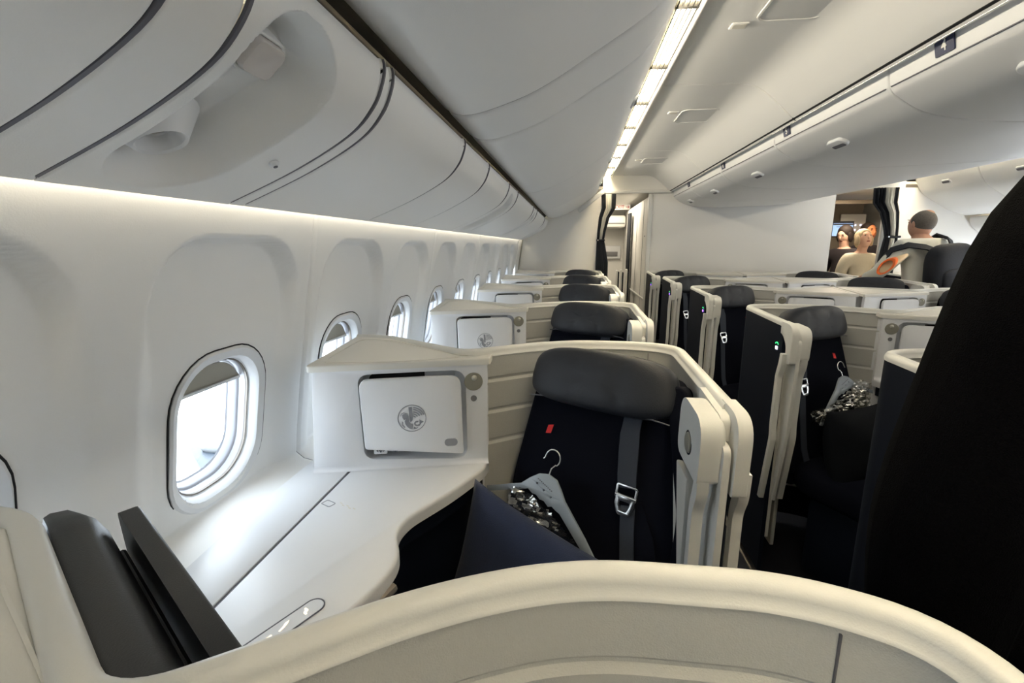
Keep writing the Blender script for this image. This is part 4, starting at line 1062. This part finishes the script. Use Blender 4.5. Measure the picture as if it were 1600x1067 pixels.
    tq['w'] = (L(0, 0, .97), (.160*k, .120*k)); tq['c'] = (L(0, 0, .90), (.172*k, .130*k)); te.append(('w', 'c'))
    for nm in 'lr':
        for kk, ex in (('hip', .050), ('kn', .026)): tq[kk+nm] = (nd[kk+nm][0], nd[kk+nm][1]+ex*k)
        a = Vector(nd['an'+nm][0]); tq['an'+nm] = (tuple(a+Vector((0, 0, .02))), .055*k); te += [('c', 'hip'+nm), ('hip'+nm, 'kn'+nm), ('kn'+nm, 'an'+nm)]
    body('trousers', tq, te, legs, r, 'c', 2, Mx)
    hr = Matrix.Translation(hc) @ Matrix.Rotation(headturn, 4, 'Z') @ Matrix.Rotation(headpitch, 4, 'X')
    T = Mx @ hr
    def hp(x, y, z): return (T @ Vector((x*k, y*k, z*k, 1))).to_3d()
    def blob(nm, c, s, m, n=16, cut=None):
        bm = bmesh.new(); bmesh.ops.create_uvsphere(bm, u_segments=n*2, v_segments=n, radius=1)
        for v in bm.verts:
            p = Vector((v.co.x*s[0], v.co.y*s[1], v.co.z*s[2]))+Vector(c)
            if cut: p = cut(p)
            v.co = hp(*p)
        return linkbm(nm, bm, m, r, True, 80)
    # face relief built onto the head
    if face:
        blob('head_shape', (0, .008, -.012), (.076, .096, .118), skin)
        blob('nose', (0, .100, -.015), (.012, .018, .024), skin, 8)
        for s in (-1, 1):
            blob('eye', (s*.030, .088, .018), (.012, .008, .006), M['eye'], 8); blob('eyebrow', (s*.031, .093, .036), (.018, .006, .004), hair, 8); blob('ear', (s*.078, .0, -.005), (.010, .018, .030), skin, 8)
        blob('mouth', (0, .094, -.058), (.022, .008, .008), M['mouth'], 8)
    hairstyle(blob, hair)
    return r, L, Mx, k

# the person in black standing in the aisle right beside the camera
def short_hair(blob, hair):
    blob('hair', (0, -.018, .030), (.084, .096, .098), hair, 16, lambda p: Vector((p.x, min(p.y, .075), max(p.z, -.06))))
pose = {'l': ((-.275, -.01, 1.06), (-.27, -.01, .80)), 'r': ((.25, -.01, 1.09), (.22, .03, .82))}
BX, BY = .676, .545
pr, L_, Mx_, k_ = person('person in black knitwear close to the camera at the right edge', (BX, BY, 0), R(8), 1.86, M['skin'], M['hairdk'], M['black'], M['black'], pose, short_hair, grow=.006)

# woman in a cream sweater looking up, beyond the right aisle opening
def bob(blob, hair):
    blob('hair', (0, -.012, .030), (.090, .100, .106), hair, 16, lambda p: Vector((p.x, min(p.y, .070), p.z)))
    for s in (-1, 1): blob('hair_side', (s*.078, .012, -.025), (.020, .045, .075), hair, 10)
    blob('hair_back', (0, -.05, -.03), (.080, .06, .09), hair, 12)
pose = {'l': ((-.25, .02, 1.12), (-.22, .15, .92)), 'r': ((.25, .02, 1.12), (.22, .15, .92))}
person('woman with blond bob and cream V-neck sweater looking up', (3.37, 6.20, 0), R(182), 1.60, M['skin2'], M['blond'], M['sweater'], M['darkc'], pose, bob, headpitch=R(16))
# her companions behind
person('dark-haired person in dark clothes left of the woman, looking down', (3.47, 6.78, 0), R(120), 1.66, M['skin2'], M['hairdk'], M['darkc'], M['darkc'], pose, bob, headpitch=R(-20))
person('person with dark hair and orange-lit face behind the woman', (3.88, 7.05, 0), R(190), 1.71, mat('face_lit_orange', (.85, .30, .12), .6), M['hairdk'], M['darkc'], M['darkc'], pose, short_hair)  # orange light on the face is put into the skin colour
# man from behind with a backpack
def balding(blob, hair):
    blob('hair', (0, -.016, .018), (.084, .096, .096), hair, 16, lambda p: Vector((p.x, min(p.y, .06), max(p.z, -.055))))
    blob('bald_crown', (.012, -.030, .078), (.045, .052, .038), M['skin'], 12)
pose = {'l': ((-.30, .10, 1.17), (-.26, .32, 1.12)), 'r': ((.42, .06, 1.14), (.34, .30, 1.02))}
mn_, L_, Mx_, k_ = person('grey-haired man in white shirt seen from behind, in the right aisle', (3.03, 4.62, 0), R(10), 1.76, M['skin'], M['greyhair'], M['shirt'], M['darkc'], pose, balding, lean=.12, headturn=R(4), drop=.045)
bp = thing('backpack', 'dark backpack worn over one shoulder by the man in white', 'backpack', (3.03, 4.62, 1.0))
def W_(x, y, z): q = Mx_ @ Vector(L_(x, y, z)); return Vector((q.x, q.y, q.z-1.0))
bf = Fr(W_(.055, -.215, 1.21), Mx_.to_3x3() @ Vector((1, 0, .10)), Mx_.to_3x3() @ Vector((0, -1, 0)))
puff('pack_body', bf, .36, .46, .20, M['pack'], bp, .6, .6, 36, 18)
puff('pack_pocket', Fr(bf(0, -.08, .09), bf.u, bf.n), .27, .22, .07, M['pack'], bp, .5, .6, 30, 14)
def strapb(name, pts, w):
    vs = []; fs = []; P = [Vector(p) for p in pts]
    for i, p in enumerate(P):
        t = (P[min(i+1, len(P)-1)]-P[max(i-1, 0)]).normalized(); c = Vector(W_(0, 0, 1.25)); o = (p-c).normalized(); sd = t.cross(o).normalized()
        for a, b in ((-1, 0), (1, 0), (1, 1), (-1, 1)): vs.append(p+sd*a*w/2+o*b*.012)
    for i in range(len(P)-1):
        for q in range(4): fs.append((i*4+q, i*4+(q+1) % 4, i*4+4+(q+1) % 4, i*4+4+q))
    return link(name, vs, fs, M['pack'], bp, ang=60)
strapb('shoulder_strap', [W_(.12, -.16, 1.40), W_(.13, -.12, 1.47), W_(.14, -.02, 1.50), W_(.15, .10, 1.44), W_(.14, .15, 1.30)], .07)
strapb('cross_strap', [W_(.02, -.15, 1.36), W_(-.08, -.135, 1.40), W_(-.20, -.10, 1.42), W_(-.27, -.01, 1.38), W_(-.28, .07, 1.28)], .06)
# cone-shaped sleeve with an orange rim at his left hand
cn = thing('paper_cone', 'cream cone-shaped object with bright orange rim by the man', 'cone', (2.66, 4.42, 0))
cfz = Fr((0.0, 0, EYE-.135), (.5, 0, .86), (-.84, -.05, -.50))
vs = []; fs = []; n = 20
for (rr, d) in ((.030, -.10), (.055, -.02), (.075, .045)): 
    for q in range(n): vs.append(cfz(rr*math.cos(2*PI*q/n), rr*math.sin(2*PI*q/n), d))
for i in range(2):
    for q in range(n): fs.append((i*n+q, i*n+(q+1) % n, (i+1)*n+(q+1) % n, (i+1)*n+q))
o = link('cone_body', vs, fs, M['conec'], cn); md = o.modifiers.new('t', 'SOLIDIFY'); md.thickness = .003
vs = []; fs = []
for (rr, d) in ((.073, .030), (.082, .060), (.060, .062)):
    for q in range(n): vs.append(cfz(rr*math.cos(2*PI*q/n), rr*math.sin(2*PI*q/n), d))
for i in range(2):
    for q in range(n): fs.append((i*n+q, i*n+(q+1) % n, (i+1)*n+(q+1) % n, (i+1)*n+q))
o = link('cone_rim', vs, fs, M['orange'], cn); md = o.modifiers.new('t', 'SOLIDIFY'); md.thickness = .004
